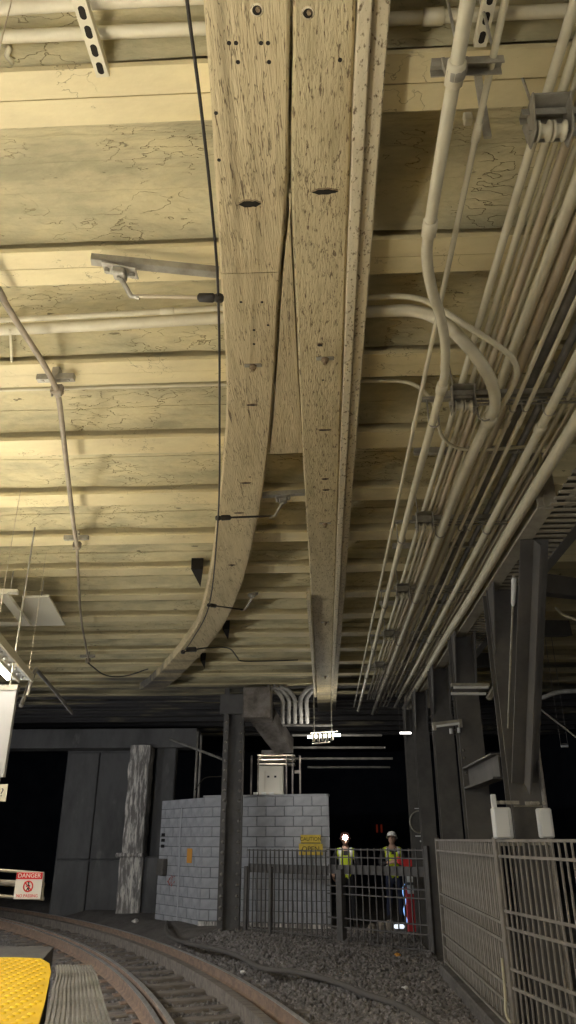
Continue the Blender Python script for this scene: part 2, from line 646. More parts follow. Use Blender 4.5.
def timber(name, left, right, y0, y1, z0, z1, mm, parent, n=60, bev=0.012):
    m = MB()
    rings = []
    for i in range(n + 1):
        y = y0 + (y1 - y0) * i / n
        l, r = interp(left, y), interp(right, y)
        j = 0.004 * mnoise.noise(Vector((l * 3, y * 3, 0)))
        rings.append([(l + j, y, z0 + bev), (l + bev + j, y, z0), (r - bev, y, z0 + j), (r, y, z0 + bev), (r, y, z1), (l, y, z1)])
    vs = [p for ring in rings for p in ring]
    fs = []
    for i in range(n):
        for k in range(6):
            k2 = (k + 1) % 6
            fs.append((i * 6 + k, i * 6 + k2, (i + 1) * 6 + k2, (i + 1) * 6 + k))
    fs.append((5, 4, 3, 2, 1, 0))
    fs.append(tuple(n * 6 + k for k in range(6)))
    m.add(vs, fs)
    return m.build(name, mm, parent)


def edge(pts, Z):
    tab = []
    for p in pts:
        q = at(*p, Z=Z)
        tab.append((q.y, q.x))
    # smooth through a dense Catmull-Rom
    sp = smooth_path([Vector((y, x, 0)) for (y, x) in tab], 6)
    return [(p.x, p.y) for p in sp]


cl = edge([(197, -60), (203, 0), (209, 80), (213.5, 150), (217, 205), (220.5, 277), (225, 345), (226.5, 400), (225, 440), (217, 520), (207, 590), (190, 637), (148, 684), (118, 700)], ZT)
cr = edge([(291, -60), (290, 0), (288.5, 100), (286.5, 200), (279, 290), (274, 380), (267, 460), (257, 525), (240, 590), (216, 637), (176, 680), (150, 697)], ZT)
t1 = thing('curved_timber', (interp(cl, 3), 3.0, ZT), 'long curved ceiling timber in worn cream paint bending away over the track', 'timber')
# joint across the curved timber near y=273 px, another further on
yj = at(250, 273, Z=ZT).y
timber('timber_length', cl, cr, cl[0][0], yj - 0.003, ZT, ZF - 0.003, M_timber, t1, 30)
timber('timber_length', cl, cr, yj + 0.003, 15.2, ZT, ZF - 0.003, M_timber, t1, 70)

wl_ = [(p[0], p[1] + 0.018) for p in cr]
wr_ = edge([(289.5, 185), (294, 280), (299, 380), (304, 455)], ZT)
tw = thing('wedge_timber', (-0.15, 4.0, ZT), 'tapering wedge timber filling between the curved and straight ceiling timbers', 'timber')
ys = at(289, 195, Z=ZT).y
timber('wedge_board', wl_, [(y, x - 0.004) for (y, x) in wr_], ys, wr_[-1][0] - 0.02, ZT + 0.008, ZF - 0.003, M_timber, tw, 24, 0.003)

XS0 = -0.128
XS1, XS2, XS3 = at(348, 220, Z=ZT).x, at(360, 220, Z=ZT).x, at(374, 220, Z=ZT).x
sl = [(-3, -0.066), (at(290, 0, Z=ZT).y, at(291, 0, Z=ZT).x + 0.008), (at(289, 195, Z=ZT).y, at(291, 195, Z=ZT).x), (at(304, 455, Z=ZT).y, XS0 + 0.004), (20, XS0)]
ts = thing('straight_timber', (0.1, 4.0, ZT), 'straight heavy ceiling timber with speckled cream edge strip running down the tunnel', 'timber')
yk = at(330, 250, Z=ZT).y
timber('main_board', sl, [(-3, XS1), (20, XS1)], -1.2, 9.1, ZT, ZF - 0.003, M_timber_s, ts, 50)
timber('main_board', sl, [(-3, XS1), (20, XS1)], 9.106, 18.2, ZT, ZF - 0.003, M_timber_s, ts, 40)
timber('edge_strip', [(-3, XS1 + 0.004), (20, XS1 + 0.004)], [(-3, XS2), (20, XS2)], -1.2, 3.9, ZT - 0.022, ZF - 0.003, M_timber2, ts, 24, 0.006)
timber('edge_strip', [(-3, XS1 + 0.004), (20, XS1 + 0.004)], [(-3, XS2), (20, XS2)], 3.906, 18.2, ZT - 0.022, ZF - 0.003, M_timber2, ts, 40, 0.006)
timber('outer_strip', [(-3, XS2 + 0.003), (20, XS2 + 0.003)], [(-3, XS3), (20, XS3)], -1.2, 18.2, ZT + 0.012, ZF - 0.003, M_timber2, ts, 50, 0.006)

# bolts, plates, holes, splits
def pocket(px, py, w_, l_, parent):
    p = at(px, py, Z=ZT)
    m = MB()
    m.lathe((p.x, p.y, ZT - 0.002), (0, 0, 1), [(0, w_ * 0.75), (0.002, w_), (0.006, w_)], 14)
    m.build('counterbore_ring', M_timber2, parent)
    MB().lathe((p.x, p.y, ZT - 0.0035), (0, 0, 1), [(0, w_ * 0.7), (0.004, w_ * 0.72)], 12).build('bolt_hole', M_hole, parent)
    MB().lathe((p.x + 0.004, p.y - 0.005, ZT - 0.012), (0, 0, 1), [(0, 0.008), (0.01, 0.010), (0.014, 0.010)], 8).build('bolt', M_rustbolt, parent)


def split(px, py, lx, ly, parent):
    p = at(px, py, Z=ZT)
    rnd2 = random.Random(int(px * 7 + py))
    n = 9
    top, bot = [], []
    for i in range(n):
        t = i / (n - 1)
        w2 = ly * (math.sin(math.pi * t) ** 0.6 + 0.05) * rnd2.uniform(0.6, 1.1)
        top.append((p.x - lx / 2 + lx * t, p.y + w2 * 0.5))
        bot.append((p.x - lx / 2 + lx * t, p.y - w2 * 0.5))
    ring = top + bot[::-1]
    m = MB()
    vs = [(x, y, ZT - 0.002) for x, y in ring] + [(x, y, ZT + 0.01) for x, y in ring]
    k = len(ring)
    m.add(vs, [(i, (i + 1) % k, k + (i + 1) % k, k + i) for i in range(k)] + [(i, i + 1, k - 2 - i, k - 1 - i) for i in range(n - 1)])
    m.build('split', M_hole, parent)
    rim = [(x, y - 0.004) for x, y in bot]
    MB().tube([(x, y - 0.002, ZT) for x, y in rim], 0.004, 6).build('raised_lip', M_rustbolt, parent)


def plate_bolt(px, py, parent):
    p = at(px, py, Z=ZT)
    m = MB()
    m.cbox((p.x, p.y, ZT - 0.004), (0.115, 0.035, 0.008), 0.003)
    m.build('washer_plate', M_galv, parent)
    m = MB()
    m.lathe((p.x, p.y, ZT - 0.008), (0, 0, -1), [(0, 0.026), (0.018, 0.024), (0.018, 0.013), (0.042, 0.013)], 6)
    m.build('hex_bolt', M_rustbolt, parent)


def pin(px, py, parent, r=0.009):
    p = at(px, py, Z=ZT)
    MB().lathe((p.x, p.y, ZT - 0.0015), (0, 0, 1), [(0, r), (0.004, r)], 8).build('nail_hole', M_hole, parent)


pocket(257, 10, 0.026, 0, t1)
pocket(308, 13, 0.026, 0, ts)
split(250, 204, 0.11, 0.042, t1)
split(325, 192, 0.125, 0.032, ts)
plate_bolt(253, 365, t1)
plate_bolt(325, 358, ts)
split(252, 405, 0.08, 0.022, t1)
split(325, 430, 0.10, 0.022, ts)
split(320, 345, 0.035, 0.03, ts)
for (px, py) in ((229, 43), (236, 43), (261, 43), (268, 43), (238, 62), (269, 62), (241, 302), (262, 302), (254, 330), (254, 344), (268, 325), (216, 113), (219, 160),
                 (250, 477), (244, 545), (232, 566), (240, 560)):
    pin(px, py, t1)
split(246, 483, 0.09, 0.03, t1)
split(239, 513, 0.10, 0.025, t1)
split(232, 565, 0.09, 0.04, t1)
for (px, py) in ((326, 470), (323, 380), (340, 60), (355, 120)):
    pin(px, py, ts)
for (px, py) in ((325, 479), (326, 490)):
    split(px, py, 0.06, 0.03, ts)
plate_bolt(325, 523, ts)
plate_bolt(325, 622, ts)
plate_bolt(325, 676, ts)
# dark saw joints showing as seams between curved timber and its neighbour come from the gap itself
# cover board nailed along the left edge of the straight timber further down the tunnel
MB().box((-0.16, 12.4, ZT + 0.02), (0.045, 7.0, 0.16)).build('side_batten', M_timber2, ts)

# ================================================================== CONDUITS
def conduit(name, pts, r, mm, label, group=None, couplings=(), seg=10, n=8, smooth=True):
    P = smooth_path(pts, n) if smooth else [Vector(p) for p in pts]
    t = thing(name, P[len(P) // 2], label, 'pipe', group)
    MB().tube(P, r, seg).build('tube', mm, t)
    for c in couplings:
        c = Vector(c)
        i = min(range(len(P)), key=lambda j: (P[j] - c).length)
        # nearest point on the polyline
        best = None
        for j in range(len(P) - 1):
            d = P[j + 1] - P[j]
            tt = max(0, min(1, (c - P[j]).dot(d) / max(d.length_squared, 1e-9)))
            q = P[j] + d * tt
            if best is None or (q - c).length < best[0]:
                best = ((q - c).length, q, d.normalized())
        _, q, d = best
        MB().lathe(q - d * 0.045, d, [(0, r * 1.05), (0.004, r * 1.3), (0.086, r * 1.3), (0.09, r * 1.05)], seg).build('coupling', mm, t)
    return t


def run(rat, Z):
    return rat * (Z - CZ)


def ycross(px, py, Z):
    return at(px, py, Z=Z)


# two cross conduits near the top and their perforated struts
ZC = 4.80
conduit('cross_conduit', [at(-60, 40, Z=ZC), at(0, 37, Z=ZC), at(210, 28, Z=ZC), at(390, 19, Z=ZC), at(470, 15, Z=ZC), at(600, 9, Z=ZC)], 0.026, M_pipe,
        'cream conduit crossing the bay below the uppermost one, behind both perforated struts', couplings=[at(433, 17, Z=ZC)])
conduit('cross_conduit', [at(-60, 12, Z=ZC), at(0, 8, Z=ZC), at(190, -3, Z=ZC), at(590, -22, Z=ZC)], 0.028, M_pipe,
        'uppermost cream conduit crossing the ceiling bay')


def strut(name, a, b, label, holes=True, wd=0.041, mm=None, group=None):
    a, b = Vector(a), Vector(b)
    mm = mm or M_pipe
    t = thing(name, (a + b) / 2, label, 'strut', group)
    d = (b - a).normalized()
    x = d.cross(UP).normalized()
    m = MB()
    m.bar(a, b, wd, 0.004)
    for s_ in (-1, 1):
        m.bar(a + x * s_ * (wd / 2 - 0.002) + UP * 0.018, b + x * s_ * (wd / 2 - 0.002) + UP * 0.018, 0.004, 0.036)
    m.build('channel', mm, t)
    if holes:
        L = (b - a).length
        k = 0
        while 0.04 + k * 0.075 < L - 0.02:
            p = a + d * (0.04 + k * 0.075)
            mm2 = MB()
            ring = []
            for i in range(12):
                an = 2 * math.pi * i / 12
                ring.append(p + x * math.cos(an) * wd * 0.26 + d * (math.sin(an) * wd * 0.26 + (0.012 if math.sin(an) > 0 else -0.012)) - UP * 0.0032)
            mm2.add(ring + [q + UP * 0.002 for q in ring], [tuple(range(12))] + [(i, (i + 1) % 12, 12 + (i + 1) % 12, 12 + i) for i in range(12)])
            mm2.build('slot', M_hole, t)
            k += 1
    return t


strut('perforated_strut', at(103, 77, Z=4.70 - 0.04), at(74, -14, Z=4.66), 'cream perforated strut hung across two conduits, with no pipe beside it', wd=0.055)
strut('perforated_strut', at(480, 47, Z=4.66), at(493, -14, Z=4.66), 'cream perforated strut above the thick and thin pipes', wd=0.05)

# conduits at mid-left that run behind the timbers and turn into the pipe bank
ZM = 4.78
p3 = [at(-40, 332, Z=ZM), at(100, 325, Z=ZM), at(218, 318, Z=ZM), at(330, 313, Z=ZM), at(385, 311, Z=ZM - 0.03), at(415, 311, Z=4.66), at(440, 320, Z=4.53), at(462, 340, Z=4.42), at(480, 362, Z=4.35),
      at(492, 384, Z=4.31), at(495, 404, Z=4.30), at(488, 422, Z=4.30)]
ZP3 = 4.30
for yy in (470, 520, 570):
    pass
X3 = run(0.432, ZP3)
p3 += [Vector((X3, y, ZP3)) for y in (5.2, 6.2, 8, 11, 14, 17)]
conduit('large_conduit', p3, 0.038, M_pipe, 'thick cream pipe coming from behind the timbers and bending into the pipe bank',
        couplings=[at(489, 420, Z=4.3)])
p4 = [at(-40, 322, Z=ZM), at(100, 315, Z=ZM), at(218, 308, Z=ZM), at(330, 300, Z=ZM), at(390, 296.5, Z=ZM - 0.03), at(420, 299, Z=4.68), at(440, 309, Z=4.55), at(470, 328, Z=4.42), at(498, 346, Z=4.36),
      at(512, 358, Z=4.34), at(517, 373, Z=4.33), at(511, 390, Z=4.33), at(499, 412, Z=4.33)]
X4 = run(0.466, 4.33)
p4 += [Vector((X4, y, 4.33)) for y in (4.9, 6, 8, 11, 14, 17)]
conduit('bent_conduit', p4, 0.018, M_pipe, 'slim cream conduit bending into the pipe bank above the thick bent pipe',
        couplings=[at(167, 310, Z=ZM)])
# thin conduit beneath the third flange, looping below the pipes on the right
p5 = [at(-40, 391, Z=4.745), at(100, 387.5, Z=4.745), at(218, 384.5, Z=4.745), at(330, 382, Z=4.745), at(395, 381, Z=4.73), at(418, 387, Z=4.62), at(432, 401, Z=4.56), at(437, 420, Z=4.5), at(442, 436, Z=4.47), at(453, 446, Z=4.45),
      at(470, 450, Z=4.44), at(500, 449, Z=4.44), at(528, 447, Z=4.44), at(537, 451, Z=4.44), at(540, 462, Z=4.44), at(528, 490, Z=4.44)]
X5 = at(528, 490, Z=4.44).x
p5 += [Vector((X5, y, 4.44)) for y in (6.8, 9, 13, 16)]
conduit('looped_conduit', p5, 0.013, M_pipe, 'thin cream conduit below the flange that loops under the pipe bank')

# main parallel pipes
PB = 'parallel pipes of the ceiling bank'
ZP1 = 4.22
p1 = [at(486, -110, Z=ZP1), at(468, 0, Z=ZP1), at(447, 120, Z=ZP1), at(430, 225, Z=ZP1), at(427, 258, Z=ZP1), at(432, 290, Z=ZP1), at(440, 315, Z=ZP1), at(445, 342, Z=ZP1), at(445, 366, Z=ZP1), at(441.5, 389, Z=ZP1)]
X1 = run(0.299, ZP1)
p1 += [Vector((X1, y, ZP1)) for y in (5.2, 7, 10, 13, 16)]
conduit('large_conduit', p1, 0.027, M_pipe, 'thick cream pipe with a double bend hanging in front of the bent conduits', couplings=[at(430, 228, Z=ZP1), at(441.5, 388, Z=ZP1), at(456, 73, Z=ZP1)])
X2 = run(0.256, 4.30)
conduit('slim_conduit', [Vector((X2, y, 4.30)) for y in (0.2, 2, 4, 7, 11, 16)], 0.0135, M_pipe,
        'slim straight cream conduit beside the thick double bent pipe', couplings=[(X2, 2.07, 4.30), (X2, 4.35, 4.30), (X2, 7.0, 4.30), (X2, 9.2, 4.3)])
bank = [  # ratio, Z, radius, material, couplings, label
    (0.348, 4.50, 0.021, M_pipe, (1.2,), 'cream pipe outermost in the bank next to the bare ceiling'),
    (0.370, 4.50, 0.020, M_pipe, (1.35,), 'second pipe in the bank counted from the bare ceiling'),
    (0.385, 4.50, 0.012, M_pipe, (), 'thin third pipe in the bank counted from the bare ceiling'),
    (0.401, 4.50, 0.022, M_pipe_tan, (), 'tan fourth pipe in the bank counted from the bare ceiling'),
    (0.417, 4.50, 0.014, M_pipe, (3.72,), 'slim coupled fifth pipe in the bank counted from the bare ceiling'),
    (0.442, 4.50, 0.034, M_pipe, (), 'thick cream pipe mid bank above the bent pipe'),
    (0.470, 4.50, 0.034, M_pipe_tan, (), 'thick tan pipe mid bank beside the thick cream one'),
    (0.498, 4.34, 0.014, M_pipe, (4.4,), 'slim cream pipe hung under the rod trapeze after the thick tan pipe'),
    (0.530, 4.34, 0.014, M_pipe, (4.4,), 'second slim cream pipe hung under the rod trapeze'),
    (0.512, 4.56, 0.030, M_pipe_grey, (), 'dull grey pipe high above the slim pipes of the bank'),
    (0.560, 4.56, 0.026, M_pipe_grey, (), 'dull grey pipe high above the medium pipe of the bank'),
    (0.594, 4.32, 0.031, M_pipe, (4.45,), 'medium cream pipe hung under the end of the rod trapeze'),
    (0.622, 4.42, 0.016, M_pipe, (), 'slim cream pipe tucked against the medium one'),
    (0.647, 4.52, 0.014, M_pipe_tan, (), 'slim tan pipe above the thickest pipe by the girder'),
    (0.678, 4.30, 0.048, M_pipe, (), 'thickest cream pipe running along the steel girder'),
]
for (rat, Z, r, mm, cps, lab) in bank:
    X = run(rat, Z)
    y0 = 0.2
    pts = [Vector((X + 0.004 * math.sin(y * 1.3 + X * 20), y, Z - 0.006 * math.cos(y * 1.5))) for y in [y0 + i * 0.8 for i in range(21)]]
    conduit('bank_pipe', pts, r, mm, lab, PB, couplings=[(X, y, Z) for y in cps], n=3)


# hangers that carry the bank
def hanger(Y, label, first=False):
    t = thing('pipe_hanger', (0.97, Y, 4.4), label, 'hanger', 'steel hangers of the pipe bank')
    x0 = 0.90
    m = MB()
    m.box((x0 + 0.40, Y, 4.455), (0.86, 0.045, 0.004)).box((x0 + 0.40, Y - 0.021, 4.437), (0.86, 0.004, 0.036)).box((x0 + 0.40, Y + 0.021, 4.437), (0.86, 0.004, 0.036))
    m.build('strut', M_galv, t)
    m = MB()
    for s_ in (0, 1):
        xx = x0 + s_ * 0.15
        vs = []
        for dx in (0, 0.006):
            vs += [(xx + dx, Y - 0.085, 4.47), (xx + dx, Y + 0.085, 4.47), (xx + dx, Y + 0.045, 4.30), (xx + dx, Y - 0.045, 4.30)]
        m.add(vs, [(0, 1, 2, 3), (7, 6, 5, 4), (0, 4, 5, 1), (1, 5, 6, 2), (2, 6, 7, 3), (3, 7, 4, 0)])
    m.box((x0 + 0.078, Y + 0.0, 4.468), (0.16, 0.16, 0.006))
    m.box((x0 + 0.078, Y + 0.075, 4.42), (0.15, 0.005, 0.09))
    m.build('bracket', M_galv, t)
    for s_ in (0, 1):
        MB().lathe((x0 + 0.018 + 0.062 * s_, Y - 0.005, 4.34), (1, 0, 0), [(0, 0.040), (0.008, 0.043), (0.016, 0.027), (0.038, 0.027), (0.046, 0.043), (0.054, 0.040)], 14).build('roller', M_pipe, t)
    MB().tube([(x0 - 0.015, Y - 0.005, 4.34), (x0 + 0.18, Y - 0.005, 4.34)], 0.008, 8).build('axle', M_galv, t)
    for xx in (x0 - 0.0, x0 + 0.72):
        MB().tube([(xx + 0.03, Y + 0.0, 4.455), (xx + 0.015, Y + 0.02, 4.72)], 0.006, 6).build('threaded_rod', M_galv, t)
    m = MB()
    for dz in (0.0, 0.028):
        m.tube([(0.98, Y + 0.05, 4.385 + dz), (1.86, Y + 0.05, 4.385 + dz)], 0.008, 6)
    m.build('trapeze_rod', M_galv, t)
    # straps round the low pipes
    for (rat, Z, r) in ((() if first else ((0.432, 4.30, 0.038),)) + ((0.498, 4.34, 0.014), (0.530, 4.34, 0.014), (0.594, 4.32, 0.031))):
        X = run(rat, Z)
        pts = [(X + (r + 0.005) * math.cos(a), Y + 0.05, Z + (r + 0.005) * math.sin(a)) for a in [math.pi * (1 + i / 8) for i in range(9)]]
        pts = [(X - r - 0.005, Y + 0.05, 4.40)] + pts + [(X + r + 0.005, Y + 0.05, 4.40)]
        MB().tube(pts, 0.006, 6).build('strap', M_galv, t)
    if first:
        return t
    xs_ = X1 + (0.02 if Y < 5 else 0.0)
    MB().tube([(xs_ - 0.033, Y + 0.0, 4.40)] + [(xs_ + 0.033 * math.cos(a), Y, 4.22 + 0.033 * math.sin(a)) for a in [math.pi * (1 + i / 8) for i in range(9)]] + [(xs_ + 0.033, Y, 4.40)], 0.006, 6).build('strap', M_galv, t)
    MB().box((X1 + 0.12, Y, 4.405), (0.34, 0.04, 0.02)).build('arm', M_galv, t)
    return t


ords = ['first hanger with double rollers carrying the pipe bank, next to the perforated strut', 'hanger with double rollers where the thick pipe bends into the bank',
        'third roller hanger along the pipe bank, past the bent pipes', 'fourth roller hanger along the pipe bank', 'fifth roller hanger along the pipe bank', 'last roller hanger at the dark end of the pipe bank']
for i in range(6):
    hanger(Y_B0 + 2 * PITCHB * i - 0.02, ords[i], i == 0)
for i in range(5):
    Y = Y_B0 + PITCHB * (2 * i + 3) - 0.05
    o = MB().box((1.25, Y, 4.545), (0.95, 0.045, 0.02)).box((1.25, Y - 0.02, 4.57), (0.95, 0.004, 0.03)).box((1.25, Y + 0.02, 4.57), (0.95, 0.004, 0.03)).build('cross_strut', M_galv)
    tag(o, 'short cross strut above the pipe bank between two roller hangers', 'strut', 'cross struts above the pipe bank')
# strap clamp of the thick pipe beneath the perforated strut
cs = thing('pipe_clamp', at(456, 70, Z=4.26), 'clamp holding the thick pipe under a channel below the flange', 'clamp')
q = at(456, 68, Z=4.28)
MB().box((q.x + 0.04, q.y, 4.305), (0.26, 0.045, 0.005)).box((q.x + 0.04, q.y - 0.022, 4.285), (0.26, 0.005, 0.035)).box((q.x + 0.04, q.y + 0.022, 4.285), (0.26, 0.005, 0.035)).tube([(q.x + 0.02, q.y, 4.30), (q.x + 0.02, q.y + 0.05, 4.76)], 0.006, 6).tube([(q.x + 0.15, q.y, 4.30), (q.x + 0.15, q.y + 0.05, 4.76)], 0.006, 6).build('channel', M_galv, cs)
qp = at(456, 72, Z=ZP1)
MB().lathe((qp.x, qp.y - 0.02, ZP1), (0, 1, 0), [(0, 0.031), (0.004, 0.036), (0.036, 0.036), (0.04, 0.031)], 14).build('ring', M_galv, cs)
for s_ in (-1, 1):
    MB().bar((qp.x + s_ * 0.034, qp.y, ZP1), (qp.x + s_ * 0.042, qp.y + 0.0, 4.29), 0.02, 0.012).build('ear', M_galv, cs)
cs = thing('pipe_clamp', (X2, 2.16, 4.3), 'small block clamp on the slim straight conduit below the flange', 'clamp')
MB().cbox((X2 - 0.04, 2.03, 4.33), (0.035, 0.03, 0.05), 0.004).build('block', M_pipe, cs)
MB().box((X2 + 0.05, 2.10, 4.50), (0.03, 0.012, 0.39)).build('hanger_plate', M_galv, cs)

# ---------------- left conduit with clamps
ZL = 4.55
lp = [at(-30, 240, Z=ZL), at(0, 294, Z=ZL), at(20, 327, Z=ZL), at(40, 358, Z=ZL), at(53, 382, Z=ZL), at(59, 400, Z=ZL), at(66, 460, Z=ZL), at(73, 520, Z=ZL), at(77, 548, Z=ZL)]
conduit('angled_conduit', lp, 0.020, M_brown_pipe, 'taupe conduit with a bend crossing the flanges over the platform', couplings=[at(57, 392, Z=ZL), at(0, 294, Z=ZL)])
conduit('angled_conduit', [at(77, 548, Z=ZL), at(79, 590, Z=ZL), at(82, 625, Z=ZL), at(89, 662, Z=ZL)], 0.015, M_brown_pipe, 'thinner taupe conduit continuing past the clamp toward the dark ceiling')
for (px, py, lab) in ((57, 391, 'strut clamp at the bend of the taupe conduit'), (77, 546, 'strut clamp where the taupe conduit gets thinner'), (88, 661, 'strut clamp at the far end of the thin taupe conduit')):
    q = at(px, py, Z=ZL)
    t = thing('conduit_clamp', q, lab, 'clamp')
    MB().box((q.x, q.y - 0.05, ZL + 0.075), (0.26, 0.045, 0.045)).box((q.x, q.y - 0.05, ZL + 0.12), (0.05, 0.05, 0.06)).build('channel', M_galv, t)
    MB().cbox((q.x, q.y, ZL + 0.01), (0.085, 0.05, 0.075), 0.01).build('saddle', M_brown_pipe, t)
    for s_ in (-1, 1):
        MB().lathe((q.x + s_ * 0.09, q.y - 0.05, ZL + 0.045), (0, 0, 1), [(0, 0.012), (0.02, 0.014)], 6).build('nut', M_galv, t)
        MB().lathe((q.x + s_ * 0.03, q.y, ZL - 0.045), (0, 0, 1), [(0, 0.008), (0.05, 0.008)], 6).build('bolt', M_galv, t)
MB().tube([at(11, 335, Z=4.76), at(12, 368, Z=4.70)], 0.008, 6)
q0, q1 = at(10, 330, Z=4.75), at(12, 366, Z=4.72)
tag(MB().tube([q0, q1], 0.009, 6).cbox(q1, (0.05, 0.03, 0.02), 0.004).build('support_rod', M_pipe), 'short cream support rod beside the paired cross conduits', 'rod')
q = at(7, 52, Z=4.8)
hk = thing('wire_hook', q, 'small bent cream hook on the arch beside the perforated strut', 'hook')
MB().tube(smooth_path([at(4, 45, Z=4.85), at(9, 48, Z=4.8), at(7, 56, Z=4.78), at(12, 62, Z=4.79), at(9, 66, Z=4.82)], 4), 0.012, 6).build('hook', M_pipe, hk)

# ================================================================== SIGNAL CABLE WITH ITS ARMS
ZW = 4.36
cab_pts = [at(183, -60, Z=ZW), at(187, 0, Z=ZW), at(200, 100, Z=ZW), at(211, 200, Z=ZW), at(218, 290, Z=ZW), at(219.5, 400, Z=ZW), at(218, 518, Z=ZW), at(209, 606, Z=ZW), at(192, 640, Z=ZW), at(183, 652, Z=ZW)]
wire = tag(MB().tube(smooth_path(cab_pts, 8), 0.0075, 6).build('hanging_cable', M_cable), 'thin black cable strung below the curved timber on hook arms', 'cable')


def arm(cable_px, clamp_px, chan, label, sc=1.0):
    a = at(*cable_px, Z=ZW)
    b = at(*clamp_px, Z=4.50)
    t = thing('cable_arm', b, label, 'bracket', 'hook arms of the black cable')
    if chan:
        c0, c1 = at(*chan[0], Z=4.60), at(*chan[1], Z=4.60)
        d = (c1 - c0).normalized()
        n_ = d.cross(UP).normalized()
        m = MB()
        m.bar(c0, c1, 0.05, 0.005)
        for s_ in (-1, 1):
            m.bar(c0 + n_ * s_ * 0.024 + UP * 0.02, c1 + n_ * s_ * 0.024 + UP * 0.02, 0.005, 0.04)
        m.build('channel', M_galv, t)
    sg_ = 1 if a.x > b.x else -1
    d = (a - b).normalized()
    n_ = d.cross(UP).normalized()
    R = Matrix((d, -n_, UP)).transposed()
    MB().cbox(b + UP * 0.06, (0.20 * sc, 0.09, 0.008), 0.003, R=R).build('clamp_plate', M_galv, t)
    MB().cbox(b + UP * 0.035, (0.075, 0.075, 0.045), 0.008, R=R).build('clamp_block', M_galv, t)
    for s_ in (-1, 0, 1):
        MB().lathe(b + d * 0.075 * s_ * sc + UP * (0.03 if s_ else 0.0), UP, [(0, 0.014), (0.02, 0.016), (0.03, 0.016)], 6).build('bolt', M_galv, t)
    h = at(clamp_px[0] + 12 * sc * sg_, clamp_px[1] + 17 * sc, Z=4.43)
    MB().tube([b + UP * 0.02, h, h + d * 0.05], 0.014, 8).build('link', M_galv, t)
    d = (a - h).normalized()
    e = a - d * 0.10
    MB().tube([h + d * 0.03, e], 0.010, 8).build('rod', M_pipe_tan if chan and sc == 1.0 else M_cable, t)
    MB().lathe(e - d * 0.02, (a - e), [(0, 0.012), (0.01, 0.024), (0.085, 0.026), (0.10, 0.016)], 10).build('insulator', M_cable, t)
    MB().lathe(a - UP * 0.024, UP, [(0, 0.012), (0.01, 0.026), (0.036, 0.026), (0.046, 0.012)], 10).build('cable_grip', M_cable, t)
    return t


arm((219, 298), (119, 279), ((91, 262), (219, 275)), 'hook arm with grey channel and bolted clamp over the platform')
arm((218, 518), (283, 504), ((262, 497), (308, 494)), 'black hook arm reaching under the curved timber from a clamp', 0.7)
arm((209, 605), (253, 598), None, 'black hook arm next after the one reaching under the curved timber', 0.7)
b0 = at(183, 652, Z=ZW)
t = thing('cable_arm', b0, 'last hook arm with a long bent lead wire near the dark ceiling', 'bracket', 'hook arms of the black cable')
MB().tube(smooth_path([b0, at(205, 648, Z=4.45), at(228, 648, Z=4.55), at(237, 657, Z=4.6), at(242, 661, Z=4.62), at(270, 661, Z=4.64), at(298, 660, Z=4.64)], 6), 0.011, 6).build('lead_wire', M_cable, t)
MB().lathe(b0 - UP * 0.03, UP, [(0, 0.015), (0.01, 0.035), (0.045, 0.035), (0.06, 0.015)], 10).build('cable_grip', M_cable, t)
MB().cbox(b0 + Vector((0.12, 0.05, 0.05)), (0.16, 0.1, 0.06), 0.01).build('clamp_block', M_cable, t)

# dark holes in the plaster (triangular pockets)
for (px, py, lab) in ((197, 577, 'dark triangular pocket in the plaster beside the curved timber'), (226, 634, 'small dark triangular pocket between two flanges'), (203, 664, 'tiny dark triangular pocket by the last hook arm')):
    k_ = 1.0 if px == 197 else (0.6 if px == 226 else 0.45)
    vs = [at(px - 6 * k_, py - 8 * k_, Z=4.66), at(px + 6 * k_, py - 8 * k_, Z=4.66), at(px + 3.5 * k_, py + 10 * k_, Z=4.66)]
    vs += [v + UP * 0.14 for v in vs]
    tag(MB().add([Vector(v) for v in vs], [(0, 1, 2), (3, 5, 4), (0, 3, 4, 1), (1, 4, 5, 2), (2, 5, 3, 0)]).build('hanger_gusset', M_hole), lab.replace('pocket in the plaster', 'gusset under the ceiling').replace('pocket', 'gusset'), 'gusset')

# ================================================================== GIRDER AND COLUMNS ON THE RIGHT
XG = 1.86
gird = thing('steel_girder', (XG + 0.15, 9.5, 4.18), 'long riveted steel girder above the columns with laced underside', 'girder')
ZG = 4.18
MB().box((XG, 11.2, ZG + 0.255), (0.02, 11.4, 0.51)).build('web_plate', M_girder, gird)
MB().box((XG - 0.005, 11.2, ZG), (0.13, 11.4, 0.018)).build('bottom_angle', M_girder, gird)
MB().box((XG + 0.40, 10.0, ZG + 0.24), (0.02, 16, 0.48)).build('web_plate', M_steel, gird)
MB().box((XG + 0.40, 10.0, ZG), (0.10, 16, 0.018)).build('bottom_angle', M_steel, gird)
MB().box((XG + 0.02, 5.52, ZG + 0.27), (0.16, 0.015, 0.5)).build('end_stiffener', M_girder, gird)
lb = MB().box((0, 0, 0), (0.36, 0.045, 0.012)).mesh('lacing_bar', M_girder)
y = 3.6
while y < 15.5:
    o = link('lacing_bar', lb, gird, world=False)
    o.location = Vector((XG + 0.2, y, ZG + 0.005)) - ORG[gird.name]
    y += 0.115
MB().box((XG + 0.2, 4.3, ZG + 0.05), (0.05, 2.6, 0.05)).build('inner_angle', M_girder, gird)
riv = MB().lathe((0, 0, 0), (-1, 0, 0), [(0, 0.016), (0.006, 0.015), (0.012, 0.008)], 8).mesh('rivet', M_girder)
for i in range(9):
    o = link('rivet', riv, gird, world=False)
    o.location = Vector((XG - 0.011, 5.75 + i * 0.075, ZG + 0.05)) - ORG[gird.name]
